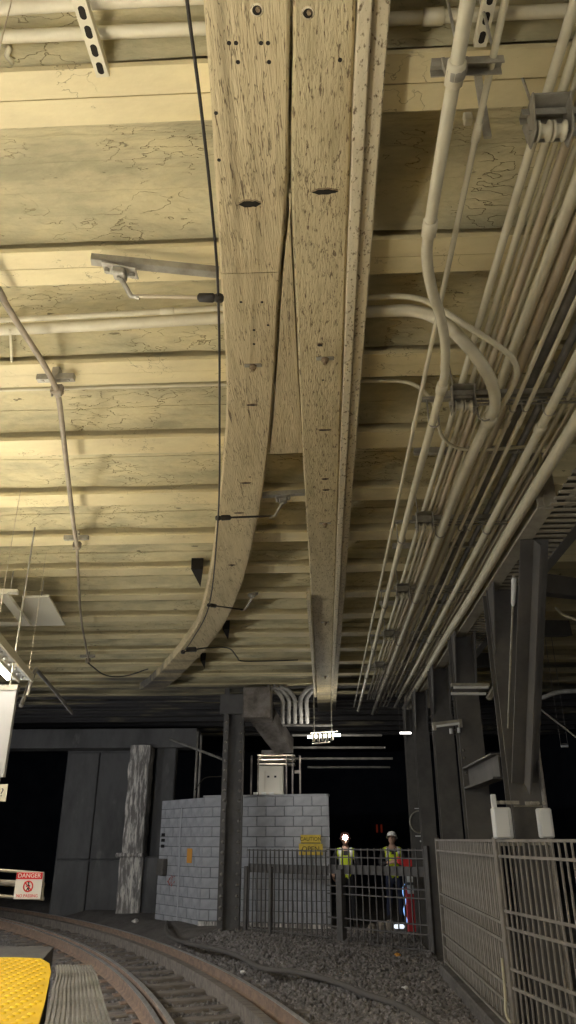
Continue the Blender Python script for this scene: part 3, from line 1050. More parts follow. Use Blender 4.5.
for yy in (6.8, 7.9, 8.7, 9.9, 10.8, 12, 12.9, 14.2):
    for dz in (0.05, 0.12):
        o = link('rivet', riv, gird, world=False)
        o.location = Vector((XG - 0.011, yy, ZG + dz)) - ORG[gird.name]

rivy = MB().lathe((0, 0, 0), (0, -1, 0), [(0, 0.018), (0.007, 0.017), (0.014, 0.009)], 8).mesh('rivet', M_steel)


def column(Y, label, X0=1.72, W=0.30, D=0.20, rivets=False, base=-0.3, top=ZG):
    t = thing('steel_column', (X0 + W / 2, Y, 0), label, 'column', 'row of steel columns')
    h = top - base
    zc = (top + base) / 2
    # flanges face along the track, web between them
    MB().box((X0 + W / 2, Y - D / 2, zc), (W, 0.022, h)).build('flange', M_steel, t)
    MB().box((X0 + W / 2, Y + D / 2, zc), (W, 0.022, h)).build('flange', M_steel, t)
    MB().box((X0 + W / 2, Y, zc), (0.02, D - 0.02, h)).build('web', M_steel, t)
    for s_ in (-1, 1):
        MB().box((X0 + W / 2 + s_ * 0.05, Y - D / 2 + 0.05, zc), (0.08, 0.014, h)).build('angle', M_steel, t)
    # gusset brackets flaring out at the top
    m = MB()
    for dx in (0.02, W - 0.02):
        vs = []
        for tx in (-0.007, 0.007):
            vs += [(X0 + dx + tx, Y - D / 2, top - 0.75), (X0 + dx + tx, Y - D / 2 - 0.30, top), (X0 + dx + tx, Y - D / 2, top)]
        m.add(vs, [(0, 1, 2), (5, 4, 3), (0, 3, 4, 1), (1, 4, 5, 2), (2, 5, 3, 0)])
    m.build('knee_plate', M_steel, t)
    if rivets:
        for i in range(9):
            o = link('rivet', rivy, t, world=False)
            o.location = Vector((X0 + 0.04, Y - D / 2 - 0.011, 2.0 + i * 0.09)) - ORG[t.name]
        MB().box((X0 + W / 2, Y - D / 2 - 0.018, 2.1), (W, 0.014, 0.6)).build('splice_plate', M_steel, t)
    return t


column(7.75, 'steel column carrying the two white junction boxes behind the nearer fence', X0=1.80, W=0.34)
column(9.75, 'steel column with riveted splice between the boxes and the wall lamp brackets', X0=1.72, rivets=True)
column(11.75, 'steel column behind the middle of the slatted fence panel', X0=1.70)
column(13.75, 'steel column where the slatted fence meets the picket fence', X0=1.65, W=0.25)
column(15.75, 'steel column carrying the round disc above the picket fence', X0=1.68, W=0.26)
# slanting knee brace bolted to the first column
kb = thing('knee_brace', (1.95, 7.3, 2.2), 'dark steel knee brace bolted to the column with white boxes', 'brace')
b0, b1 = Vector((1.93, 7.55, 2.2)), Vector((1.93, 6.15, ZG - 0.02))
dB = (b1 - b0).normalized()
nB = Vector((1, 0, 0)).cross(dB)
MB().bar(b0, b1, 0.25, 0.02, up=nB).build('flange', M_steel, kb)
MB().bar(b0 + nB * 0.11, b1 + nB * 0.11, 0.018, 0.2, up=nB).build('web', M_steel, kb)
for s_ in (-1, 1):
    MB().bar(b0 - nB * 0.02 + Vector((s_ * 0.055, 0, 0)), b1 - nB * 0.02 + Vector((s_ * 0.055, 0, 0)), 0.075, 0.014, up=nB).build('angle', M_steel, kb)
for i in range(4):
    for s_ in (-1, 1):
        p = b0 + dB * (0.08 + 0.1 * i) - nB * 0.028 + Vector((s_ * 0.055, 0, 0))
        MB().lathe(p, -nB, [(0, 0.026), (0.012, 0.024), (0.024, 0.012)], 10).build('rivet', M_steel, kb)
tag(MB().bar((1.78, 7.9, 2.27), (1.78, 9.6, 2.27), 0.14, 0.02).bar((1.78, 7.9, 2.50), (1.78, 9.6, 2.50), 0.14, 0.02).bar((1.79, 7.9, 2.385), (1.79, 9.6, 2.385), 0.014, 0.23).build('strut_beam', M_steel),
    'short steel beam joining two columns above the slatted fence', 'beam')

# vertical conduit on the first column
conduit('vertical_conduit', [Vector((2.06, 7.42, 3.0)), Vector((2.06, 7.42, 2.4)), Vector((2.06, 7.42, 1.0)), Vector((2.06, 7.42, -0.1))], 0.022, M_fence, 'grey vertical conduit running down beside the white junction boxes', smooth=False)
conduit('vertical_conduit', [at(514, 575, X=1.84), at(513, 600, X=1.84), at(508, 728, X=1.84)], 0.010, M_galv, 'thin grey drop conduit on the knee brace', smooth=False)
tag(MB().lathe(at(513, 606, X=1.83), at(514, 580, X=1.83) - at(513, 606, X=1.83), [(0, 0.012), (0.03, 0.02), (0.26, 0.026), (0.28, 0.018)], 10).build('plastic_sleeve', M_white), 'short white sleeve on the drop conduit under the girder', 'sleeve')

# white junction boxes
def jbox(px, py, Y, w_, h_, label, flag):
    q = at(px, py, Y=Y)
    t = thing('junction_box', q, label, 'box')
    MB().cbox(q, (w_, 0.11, h_), 0.012).build('body', M_white, t)
    MB().cbox(q - Vector((w_ * 0.06, 0.062, 0)), (w_ * 0.8, 0.02, h_ * 0.94), 0.008).build('cover', M_white, t)
    for dz in (-1, 1):
        MB().bar(q + Vector((-0.02, 0.06, dz * (h_ / 2 + 0.045))), q + Vector((0.19 if flag else -0.14, 0.06, dz * (h_ / 2 + 0.045))), 0.02, 0.03).build('clamp', M_galv, t)
        for k in range(3):
            MB().lathe(q + Vector((0.02 + 0.055 * k * (1 if flag else -1), 0.03, dz * (h_ / 2 + 0.045))), (0, -1, 0), [(0, 0.016), (0.02, 0.016)], 6).build('nut', M_galv, t)
    if flag:
        MB().cbox(q + Vector((-w_ * 0.33, 0, h_ / 2 + 0.05)), (0.05, 0.02, 0.13), 0.008).build('tab', M_white, t)
    return t


jbox(502, 823, 7.25, 0.165, 0.26, 'white junction box with an upright tab clamped to the column', True)
jbox(545, 823, 7.30, 0.12, 0.25, 'narrow white junction box behind the vertical conduit', False)
qa, qb = at(512, 806, Y=7.33), at(540, 806, Y=7.36)
for py_ in (806, 842):
    qa, qb = at(514, py_, Y=7.33), at(542, py_, Y=7.36)
    tag(MB().tube([qa, qb], 0.006, 6).build('clamp_rod', M_galv), 'thin clamp rod running between the two white junction boxes', 'rod', 'clamp rods of the junction boxes')


# fluorescent strips bracketed on columns
def strip_lamp(pa, pb, Y, label, double=True):
    a, b = at(*pa, Y=Y), at(*pb, Y=Y)
    t = thing('wall_strip_light', (a + b) / 2, label, 'light fixture')
    MB().bar(a, b, 0.06, 0.035).build('housing', M_galv, t)
    MB().tube([a + Vector((0.02, -0.04, -0.035)), b + Vector((-0.02, -0.04, -0.035))], 0.017, 8).build('tube', M_tube_off, t)
    if double:
        MB().tube([a + Vector((-0.02, -0.06, -0.11)), b + Vector((-0.06, -0.06, -0.11))], 0.017, 8).build('tube', M_tube_off, t)
        MB().bar(b + Vector((-0.03, -0.03, -0.16)), b + Vector((0.14, 0.05, 0.07)), 0.05, 0.05).build('end_bracket', M_galv, t)
        MB().bar(b + Vector((0.1, 0.05, 0.0)), b + Vector((0.34, 0.05, 0.0)), 0.02, 0.02).build('support_arm', M_galv, t)
    else:
        for p in (a, b):
            MB().box(p + Vector((0, 0, -0.03)), (0.04, 0.08, 0.10)).build('end_cap', M_galv, t)
        for k in (0.62, 0.92):
            MB().lathe(a.lerp(b, k) + Vector((0, 0, -0.14)), UP, [(0, 0.02), (0.06, 0.02)], 8).build('socket', M_white, t)
    return t


strip_lamp((451, 685), (489, 685), 8.6, 'double tube strip light bracketed off a column')
strip_lamp((434, 724), (460, 721), 9.6, 'single tube strip light below the double tube one', False)
for (pa, pb, Y, mm_, lab) in (((400, 733), (411, 733), 15.0, mat('lit_small_tube', (1, 1, 1), 0.4, emit=(1.0, 0.97, 0.9), estr=5.0), 'tiny lit strip light in the dark beside the last column'),
                              ((561, 746.5), (568, 746), 12.0, M_tube_off, 'tiny pale strip light in the dark beyond the columns')):
    qa, qb = at(*pa, Y=Y), at(*pb, Y=Y)
    t = thing('small_strip_light', (qa + qb) / 2, lab, 'light fixture')
    MB().tube([qa, qb], 0.018, 8).build('tube', mm_, t)
    MB().bar(qa + UP * 0.03, qb + UP * 0.03, 0.04, 0.02).build('housing', M_steel, t)
    for p in (qa, qb):
        MB().tube([p + UP * 0.03, Vector((p.x, p.y, 4.95))], 0.004, 6).build('hanger_rod', M_steel, t)

# round disc on the far column
dsc = thing('round_disc', at(421, 822, Y=15.4), 'grey round signal disc strapped to the far column', 'disc')
q = at(420, 822, Y=15.45)
MB().lathe(q, (0, -1, 0), [(0, 0.21), (0.02, 0.215), (0.03, 0.20), (0.02, 0.19)], 28).build('disc', M_steel, dsc)
MB().tube([q + Vector((0.2 * math.cos(a), -0.035, 0.2 * math.sin(a))) for a in [i * math.pi / 10 for i in range(21)]], 0.014, 6).build('rim', M_galv, dsc)
MB().bar(q + Vector((-0.12, -0.11, -0.25)), q + Vector((0.16, -0.11, -0.25)), 0.01, 0.02).build('strap', M_white, dsc)
MB().bar(q + Vector((-0.04, -0.11, -0.34)), q + Vector((0.08, -0.11, -0.34)), 0.01, 0.03).build('tag', M_white, dsc)
MB().bar(q + Vector((-0.1, -0.11, 0.24)), q + Vector((0.16, -0.11, 0.24)), 0.01, 0.015).build('strap', M_white, dsc)

# ================================================================== FENCES
def picket_fence(name, a, b, z0, z1, spacing, rails, posts, mm, label, pick_w=0.018, flat=None, kick=None, prow=0.0):
    a, b = Vector((*a, 0)), Vector((*b, 0))
    d = (b - a)
    L = d.length
    d.normalize()
    t = thing(name, ((a + b) / 2).xy.to_3d(), label, 'fence')
    ang = math.atan2(d.y, d.x)
    pk = MB().cbox((0, 0, 0), (pick_w, pick_w, z1 - z0), 0.003, rz=ang).mesh('picket', mm)
    k = 0
    s_ = spacing / 2
    while s_ < L:
        o = link('picket', pk, t, world=False)
        o.location = a + d * s_ + UP * (z0 + z1) / 2 - ORG[t.name]
        s_ += spacing
    for (z, f0, f1) in rails:
        MB().bar(a + d * L * f0 + UP * z, a + d * L * f1 + UP * z, 0.024, 0.022).build('rail', mm, t)
    for (f, wd, zt) in posts:
        p = a + d * L * f
        MB().cbox((p.x, p.y, (z0 - 0.15 + zt) / 2), (wd, wd, zt - z0 + 0.15), 0.006, rz=ang).build('post', mm, t)
    if flat:
        nn = Vector((d.y, -d.x, 0))
        for (z, h, f0, f1) in flat:
            MB().bar(a + d * L * f0 + UP * z - nn * 0.03, a + d * L * f1 + UP * z - nn * 0.03, 0.012, h).build('flat_bar', mm, t)
    return t


FA, FM, FB = (-1.62, 16.5), (0.02, 15.0), (1.72, 13.62)
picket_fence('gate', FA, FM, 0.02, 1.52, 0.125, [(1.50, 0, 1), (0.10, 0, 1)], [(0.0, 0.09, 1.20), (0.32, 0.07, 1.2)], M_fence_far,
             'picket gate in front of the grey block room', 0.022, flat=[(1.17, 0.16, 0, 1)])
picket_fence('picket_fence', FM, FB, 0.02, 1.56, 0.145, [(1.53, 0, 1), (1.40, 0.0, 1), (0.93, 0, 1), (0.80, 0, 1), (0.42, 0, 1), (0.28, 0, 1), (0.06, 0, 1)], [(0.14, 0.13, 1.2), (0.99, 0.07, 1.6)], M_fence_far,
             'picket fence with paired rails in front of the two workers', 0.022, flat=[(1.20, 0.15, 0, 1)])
# slatted panel along the columns
SP0, SP1, SP2 = (1.58, 13.55), (1.58, 7.45), (1.96, 5.4)
slf = thing('slatted_fence', (1.58, 9.4, 0.15), 'dense slatted metal fence panel running along the columns on a low kerb', 'fence')
slat = MB().cbox((0, 0, 0), (0.012, 0.045, 1.50), 0.003).mesh('slat', M_fence)
y = 7.58
i = 0
while y < 11.35:
    o = link('slat', slat, slf, world=False)
    o.location = Vector((1.597, y, 0.95)) - ORG[slf.name]
    o.rotation_euler = (0, 0, math.radians(8 if i % 2 else -6))
    y += 0.10
    i += 1
for (z, y0) in ((1.69, 7.5), (1.56, 7.5), (1.02, 7.5), (0.88, 7.5), (0.54, 7.5), (0.40, 7.5), (0.22, 7.5)):
    MB().bar((1.565, y0, z), (1.565, 11.4, z), 0.02, 0.022).build('rail', M_fence, slf)
for yy in (7.48, 11.38):
    MB().cbox((1.58, yy, 0.85), (0.06, 0.06, 1.74), 0.006).build('post', M_fence, slf)
MB().box((1.63, 9.45, 0.62), (0.006, 3.8, 0.74)).build('lower_sheet', M_fence, slf)
tag(MB().cbox((1.57, 9.35, 0.02), (0.16, 4.2, 0.30), 0.02).build('kerb', M_floor), 'low concrete kerb under the slatted fence', 'kerb')
picket_fence('rail_fence', SP1, SP2, 0.16, 1.70, 0.105, [(1.69, 0, 1), (1.56, 0, 1), (1.12, 0, 1), (0.99, 0, 1), (0.68, 0, 1), (0.54, 0, 1), (0.2, 0, 1)], [(0.0, 0.055, 1.72)], M_fence,
             'open fence of thin pickets and paired rails in front of the white boxes', 0.016)
tag(MB().tube(smooth_path([(1.53, 7.5, 0.75), (1.52, 7.48, 0.5), (1.50, 7.42, 0.35), (1.52, 7.36, 0.3)], 5), 0.012, 6).build('loose_wire', M_pipe), 'loose pale wire hanging at the fence post', 'wire')

# ================================================================== BLOCK ROOM
blk_a = Vector((-4.05, 19.3, 0))
blk_b = Vector((-2.75, 17.75, 0))
blk_c = Vector((0.08, 17.15, 0))
blk_d = Vector((0.08, 20.5, 0))
room = thing('block_room', (-2.0, 18.5, 0), 'grey painted concrete block equipment room behind the riveted column', 'block room')
HB, LB = 0.206, 0.42
NC = 13
ZB0 = -0.1
m = MB()
core = [blk_a, blk_b, blk_c, blk_d, Vector((-4.05, 21.0, 0))]
inset = 0.025
cen = Vector((-2.0, 19.2, 0))
cc = [p + (cen - p).normalized() * 0.03 for p in core]
ztop = ZB0 + NC * HB
m.add([p + UP * (ZB0 - 0.1) for p in cc] + [p + UP * (ztop - 0.01) for p in cc], [(4, 3, 2, 1, 0), (5, 6, 7, 8, 9)] + [(i, (i + 1) % 5, 5 + (i + 1) % 5, 5 + i) for i in range(5)])
m.build('mortar_core', M_mortar, room)
blk_cache = {}
for (p, q) in ((blk_a, blk_b), (blk_b, blk_c), (blk_c, blk_d)):
    d = q - p
    L = d.length
    d.normalize()
    nn = Vector((d.y, -d.x, 0))
    for c in range(NC):
        s_ = 0.0
        first = LB / 2 if c % 2 else LB
        w_ = first
        while s_ < L - 0.02:
            w_ = min(w_, L - s_)
            key = (round(w_, 2), round(d.x, 2))
            if key not in blk_cache:
                blk_cache[key] = MB().cbox((0, 0, 0), (w_ - 0.012, 0.08, HB - 0.012), 0.006, rz=math.atan2(d.y, d.x)).mesh('block', M_block)
            o = link('block', blk_cache[key], room, world=False)
            rr = random.Random(int(c * 100 + s_ * 10))
            o.location = p + d * (s_ + w_ / 2) - nn * (0.04 - rr.uniform(-0.003, 0.004)) + UP * (ZB0 + HB * (c + 0.5)) - ORG[room.name]
            s_ += w_
            w_ = LB
MB().box(((blk_b + blk_c) / 2 + Vector((0.0, 0.12, ztop + 0.02))), (2.9, 0.26, 0.04), rz=math.atan2((blk_c - blk_b).y, (blk_c - blk_b).x)).build('cap', M_block, room)
MB().box(((blk_b + blk_c) / 2 + Vector((0.0, -0.05, 0.05))), (2.9, 0.12, 0.1), rz=math.atan2((blk_c - blk_b).y, (blk_c - blk_b).x)).build('footing', M_efflo, room)
# streaks and fittings on the angled face
dA = (blk_b - blk_a).normalized()
nA = Vector((dA.y, -dA.x, 0))


def on_face(s_, z):
    return blk_a + dA * s_ + nA * 0.01 + UP * z


rzA = math.atan2(dA.y, dA.x)
tag(MB().cbox(on_face(0.32, 1.10) + nA * 0.06, (0.30, 0.12, 0.36), 0.01, rz=rzA).build('switch_box', M_steel), 'dark grey switch box on the angled face of the block room', 'box')
tag(MB().cbox(on_face(1.50, 1.36) + nA * 0.01, (0.22, 0.012, 0.30), 0.004, rz=rzA).build('orange_notice', M_orange), 'small faded orange notice on the angled block wall', 'sign')
for z in (1.55, 1.68, 1.80):
    tag(MB().cbox(on_face(0.2, z) + nA * 0.012, (0.16, 0.012, 0.07), 0.003, rz=rzA).build('number_plate', M_black), 'small black plate in the column of three on the angled block wall', 'plate', 'black plates on the block wall')
# red sprayed mark, printed on the wall
m = MB()
rr = random.Random(9)
for k in range(14):
    s_, z = 0.72 + rr.uniform(-0.16, 0.16), 0.82 + rr.uniform(-0.13, 0.13)
    m.box(on_face(s_, z) + nA * 0.004, (rr.uniform(0.03, 0.10), 0.004, rr.uniform(0.012, 0.03)), R=Matrix.Rotation(rzA, 3, 'Z') @ Matrix.Rotation(rr.uniform(-1, 1), 3, 'Y'))
m.build('spray_mark', mat('spray_red', (0.42, 0.12, 0.09), 0.8), room)
m = MB()
for k in range(10):
    s_ = 1.02 + rr.uniform(-0.05, 0.05)
    m.box(on_face(s_, 1.2 + rr.uniform(-1.0, 1.0)) + nA * 0.003, (rr.uniform(0.02, 0.05), 0.004, rr.uniform(0.4, 0.9)), rz=rzA)
m.build('lime_streak', mat('lime_streak', (0.5, 0.51, 0.52), 0.85), room)

# caution sign on the block wall
dF = (blk_c - blk_b).normalized()
RF = Matrix.Rotation(math.atan2(dF.y, dF.x), 3, 'Z') @ Matrix.Rotation(math.pi / 2, 3, 'X')
nF = Vector((dF.y, -dF.x, 0))
q = at(311, 845, Y=17.1)
sg = thing('caution_sign', q, 'yellow caution sign in two boards on the grey block wall', 'sign')
up_ = q + UP * 0.115 + nF * 0.02
lo_ = q - UP * 0.085 + nF * 0.025
rzF = math.atan2(dF.y, dF.x)
MB().cbox(up_, (0.44, 0.012, 0.17), 0.004, rz=rzF).build('upper_board', M_signy, sg)
MB().cbox(lo_, (0.52, 0.012, 0.22), 0.004, rz=rzF).build('lower_board', M_signy, sg)
text_mesh('lettering', 'CAUTION', 0.105, M_black, sg, up_ + nF * 0.008, RF)
text_mesh('lettering', 'OPEN', 0.15, M_black, sg, lo_ + nF * 0.008, RF)
MB().box(up_ + nF * 0.007 - UP * 0.075, (0.42, 0.003, 0.012), rz=rzF).build('rule', M_black, sg)

# riveted column in front of the room
rc = thing('riveted_column', (-1.98, 16.6, 0), 'tall riveted dark steel column in front of the block room', 'column')
cx, cy = -1.98, 16.6
for s_ in (-1, 1):
    MB().box((cx + s_ * 0.21, cy, 2.3), (0.02, 0.30, 5.0)).build('flange', M_steel, rc)
MB().box((cx, cy, 2.3), (0.40, 0.02, 5.0)).build('web', M_steel, rc)
MB().box((cx + 0.155, cy - 0.02, 2.3), (0.09, 0.02, 5.0)).build('angle', M_steel, rc)
MB().box((cx - 0.155, cy - 0.15, 2.3), (0.09, 0.02, 5.0)).build('angle', M_steel, rc)
rv2 = MB().lathe((0, 0, 0), (0, -1, 0), [(0, 0.034), (0.016, 0.031), (0.03, 0.016)], 8).mesh('rivet', M_fence)
for s_ in (-1, 1):
    z = 0.05
    while z < 4.3:
        o = link('rivet', rv2, rc, world=False)
        o.location = Vector((cx + s_ * 0.155, cy - 0.16 if s_ < 0 else cy - 0.03, z)) - ORG[rc.name]
        z += 0.20
MB().box((cx, cy, -0.02), (0.6, 0.5, 0.12)).build('base_plate', M_steel, rc)
MB().box((cx, cy, 4.45), (0.62, 0.4, 0.42)).build('cap_block', M_steel, rc)

# equipment rack on the room roof
rk = thing('equipment_rack', (-1.2, 17.7, ztop), 'lit pale equipment cabinet in an open rack on the block room roof', 'cabinet')
z0 = ztop + 0.03
MB().cbox((-1.22, 17.75, z0 + 0.33), (0.58, 0.3, 0.62), 0.01).build('cabinet', M_cab, rk)
MB().cbox((-1.18, 17.59, z0 + 0.28), (0.36, 0.02, 0.48), 0.006).build('door', M_cab, rk)
for dx in (-0.1, 0.06):
    MB().box((-1.18 + dx, 17.575, z0 + 0.40), (0.05, 0.012, 0.04)).build('label', M_black, rk)
for i in range(6):
    MB().box((-1.1, 17.7, z0 + 0.38 + i * 0.095), (0.86 if i > 2 else 0.3, 0.5, 0.02)).build('shelf', M_cab, rk) if i > 2 else None
for (xx, yy) in ((-1.66, 17.45), (-1.5, 17.45), (-0.86, 17.45), (-0.72, 17.45), (-0.55, 17.5)):
    MB().box((xx, yy, z0 + 0.42), (0.035, 0.035, 0.86)).build('upright', M_duct, rk)
MB().box((-0.62, 17.6, z0 + 0.5), (0.12, 0.2, 0.06)).build('bracket', M_duct, rk)
for i in range(3):
    MB().cbox((-1.55 + i * 0.18, 17.42, z0 + 0.03), (0.1, 0.08, 0.05), 0.006).build('terminal', M_white, rk)
# work lamp in the rack
wlp = thing('work_lamp', (-1.2, 17.3, ztop + 0.95), 'small lit work lamp over the equipment cabinet', 'lamp')
MB().cbox((-1.18, 17.38, z0 + 0.90), (0.5, 0.02, 0.12), 0.004).cbox((-1.18, 17.45, z0 + 0.95), (0.5, 0.14, 0.02), 0.004).build('housing', M_duct, wlp)
MB().tube([(-1.38, 17.42, z0 + 0.90), (-0.98, 17.42, z0 + 0.90)], 0.012, 8).build('lit_tube', mat('work_tube', (1, 1, 1), 0.4, emit=(1, 0.93, 0.8), estr=260.0), wlp)

# duct and conduits hanging above
du = thing('air_duct', (-1.2, 16.0, 4.0), 'dull metal air duct stepping down beside the riveted column', 'duct')
MB().cbox((-1.38, 15.7, 4.32), (0.60, 0.5, 0.66), 0.03).build('upper_box', M_duct, du)
vs = []
for (x, y, z) in ((-1.60, 15.95, 4.05), (-1.10, 15.95, 4.05), (-0.68, 16.9, 3.45), (-1.10, 16.9, 3.45)):
    vs += [(x, y, z), (x, y + 0.12, z + 0.32)]
MB().add(vs, [(0, 2, 4, 6), (1, 7, 5, 3), (0, 1, 3, 2), (2, 3, 5, 4), (4, 5, 7, 6), (6, 7, 1, 0)]).build('sloping_section', M_duct, du)
for i in range(5):
    x = -0.86 + i * 0.13
    sgn = -1 if i < 3 else 1
    conduit('curved_conduit', [(x + sgn * 0.30, 15.5, 4.66), (x + sgn * 0.14, 15.6, 4.6), (x, 15.7, 4.42), (x, 15.8, 4.15), (x, 15.9, 3.95)], 0.045, M_pipe_grey,
            'grey conduit in the fan curving down between the duct and the straight timber', 'fan of curved conduits')
for i, (z, y, x0, x1) in enumerate(((3.98, 16.4, -0.9, 0.2), (3.82, 16.8, -0.7, 1.3), (3.6, 17.2, -0.7, 1.4), (3.42, 17.8, -0.8, 1.6), (3.3, 18.6, -0.4, 1.6))):
    conduit('ceiling_crosspipe', [(x0, y, z), (x1, y + 0.1, z)], 0.028, M_pipe_grey, 'dark cross pipe in the stack hung over the opening by the workers', 'dark cross pipes', smooth=False)
tz = thing('trapeze_rack', at(323, 735, Y=15.5), 'lit tube on a trapeze rack with pipe stubs below the straight timber', 'rack')
qa, qb = at(308, 737, Y=15.5), at(340, 735, Y=15.5)
MB().tube([qa, qb], 0.022, 8).build('lit_tube', mat('lit_rack_tube', (1, 1, 1), 0.4, emit=(1.0, 0.97, 0.9), estr=110.0), tz)
MB().tube([qa + Vector((0.05, 0.2, 0.1)), qb + Vector((-0.03, 0.2, 0.1))], 0.015, 8).build('back_rod', M_galv, tz)
MB().tube([qa + Vector((0.08, 0.0, -0.14)), qb + Vector((-0.2, 0.0, -0.14))], 0.014, 8).build('lower_rod', M_galv, tz)
for k in range(5):
    p = qa.lerp(qb, 0.18 + 0.14 * k)
    MB().lathe(p + Vector((0, -0.02, -0.1)), UP, [(0, 0.03), (0.16, 0.03)], 8).build('pipe_stub', M_galv, tz)
for k in (0.2, 0.75):
    p = qa.lerp(qb, k)
    MB().tube([p, Vector((p.x, p.y, 4.74))], 0.01, 6).build('hanger_rod', M_galv, tz)
# vertical conduits and brace left of the riveted column
for dx, lab in ((0, 'taller pale conduit dropping to the block room roof'), (0.09, 'pale conduit beside the taller drop conduit')):
    q = at(195, 790, Y=18.6)
    conduit('drop_conduit', [(q.x + dx, 18.6, 4.15 - dx), (q.x + dx, 18.6, 3.3), (q.x + dx, 18.6, ztop - 0.05)], 0.028, M_pipe_grey, lab, smooth=False)
conduit('slanting_pipe', [at(170, 739, Y=18.9), at(222, 759, Y=17.6)], 0.03, M_pipe_grey, 'slanting grey pipe from the ceiling to the riveted column', smooth=False)
conduit('sagging_cable', [at(195, 790, Y=18.2), at(205, 778, Y=18.0), at(222, 776, Y=17.4), Vector((-2.1, 16.76, 3.1))], 0.012, M_cable, 'sagging black cable above the block room')
conduit('swagged_cable', [at(88, 663, Z=4.5), at(105, 675, Z=4.4), at(125, 676, Z=4.4), at(148, 669, Z=4.5)], 0.012, M_cable, 'black cable swagged from the thin taupe conduit to the curved timber')
# pipes beyond the columns on the right
conduit('far_conduit', [at(556, 608, Y=7.9), at(566, 616, Y=7.4), at(600, 627, Y=6.8)], 0.014, M_pipe_tan, 'thin conduit under the brown ceiling beyond the columns')
conduit('far_conduit', [at(542, 698, Y=10.5), at(560, 692, Y=10), at(600, 690, Y=9)], 0.03, M_pipe_grey, 'thick grey pipe in the dark beyond the columns')
for k, (y0, y1) in enumerate(((7.5, 8.5), (9.3, 10.2), (11.2, 12.2))):
    tag(MB().bar((2.25, y0, 4.2), (3.6, y1 + 0.4, 4.52), 0.14, 0.22).build('diagonal_brace', M_steel), 'dark diagonal brace under the brown ceiling beyond the girder', 'brace', 'diagonal braces beyond the girder')
tag(MB().tube([at(535, 705, Y=9), at(590, 748, Y=8.6)], 0.010, 6).build('slack_wire', M_pipe_grey), 'slack grey wire in the dark beyond the near column', 'wire')

# ================================================================== TRACK
PR = [(-0.065, -0.15), (0.065, -0.15), (0.065, -0.14), (0.012, -0.115), (0.010, -0.045), (0.036, -0.035), (0.036, -0.006), (0.030, 0), (-0.030, 0), (-0.036, -0.006), (-0.036, -0.035), (-0.010, -0.045), (-0.012, -0.115), (-0.065, -0.14)]
A0, A1 = math.asin(3.5 / 30.1), math.radians(62)


def rail(R, label, prof=PR, z=0.0, top=True):
    t = thing('running_rail', arc(R, math.radians(22), -0.15), label, 'rail', None)
    MB().sweep([(a, h + z) for a, h in prof], arc_path(R, A0, A1, 90)).build('rail_body', M_rail, t)
    if top:
        MB().sweep([(-0.030, z), (0.030, z), (0.030, z + 0.003), (-0.030, z + 0.003)], arc_path(R, A0, A1, 90)).build('running_surface', M_railtop, t)
    return t


rail(R_NEAR, 'curved steel running rail beside the platform')
rail(R_FAR, 'curved steel running rail next to the ballast bank')
rail(R_NEAR + 0.115, 'grey restraining rail hugging the inside of the platform rail', z=0.015)
tag(MB().sweep([(-0.06, -0.2), (0.06, -0.2), (0.06, -0.03), (-0.06, -0.03)], arc_path(R_FAR - 0.30, A0, A1, 80)).build('guard_timber', M_tie), 'brown guard timber lying along the ballast side rail', 'timber')
tie = MB().cbox((0, 0, 0), (2.5, 0.21, 0.18), 0.012).mesh('railroad_tie', M_tie)
plate = MB().cbox((0, 0, 0), (0.30, 0.17, 0.02), 0.004).mesh('tie_plate', M_rail)
a = A0 + 0.01
Rm = (R_NEAR + R_FAR) / 2
rr = random.Random(2)
n = 0
while a < math.radians(52):
    o = link('railroad_tie', tie)
    p = arc(Rm, a, -0.255)
    o.location = p
    o.rotation_euler = (0, 0, a + rr.uniform(-0.01, 0.01))
    tag(o, 'weathered wooden tie under the curved rails', 'railroad tie', 'ties under the curved rails')
    for R in (R_NEAR, R_FAR):
        pl_ = link('tie_plate', plate, o, world=False)
        pl_.location = (R - Rm, 0, 0.095)
    a += 0.56 / Rm
    n += 1

# cable along the ground
gc = [at(167, 922, Z=0.04), at(166, 930, Z=0.04), at(172, 938, Z=0.04), at(190, 944, Z=0.04), at(215, 949, Z=0.05), at(238, 956, Z=0.05), at(262, 968, Z=0.05), at(300, 973, Z=0.06), at(335, 982, Z=0.06), at(365, 994, Z=0.06), at(400, 1006, Z=0.06), at(440, 1030, Z=0.06)]
tag(MB().tube(smooth_path(gc, 6), 0.035, 8).build('ground_cable', mat('dusty_cable', (0.11, 0.1, 0.088), 0.8)), 'thick dusty cable snaking along the ballast beside the track', 'cable')
# a few bits of litter
for (px, py, s_, mm, lab) in ((243, 972, 0.05, M_signw, 'scrap of white paper on the ballast beside the rail'), (405, 988, 0.05, M_signw, 'white crumpled litter near the ground cable'), (397, 955, 0.06, M_orange, 'orange scrap lying by the fence foot'), (478, 1006, 0.06, M_orange, 'tan scrap on the ballast by the kerb'), (135, 921, 0.1, M_efflo, 'pale rubble lump at the foot of the pier')):
    q = at(px, py, Z=0.06)
    bm = bmesh.new()
    bmesh.ops.create_icosphere(bm, subdivisions=2, radius=s_)
    r4 = random.Random(px)
    for v in bm.verts:
        v.co *= r4.uniform(0.6, 1.1)
        v.co.z *= 0.5
        v.co += q
    mb = MB()
    bm.verts.index_update()
    mb.add([v.co for v in bm.verts], [[v.index for v in f.verts] for f in bm.faces])
    bm.free()
    tag(mb.build('litter', mm), lab, 'litter')

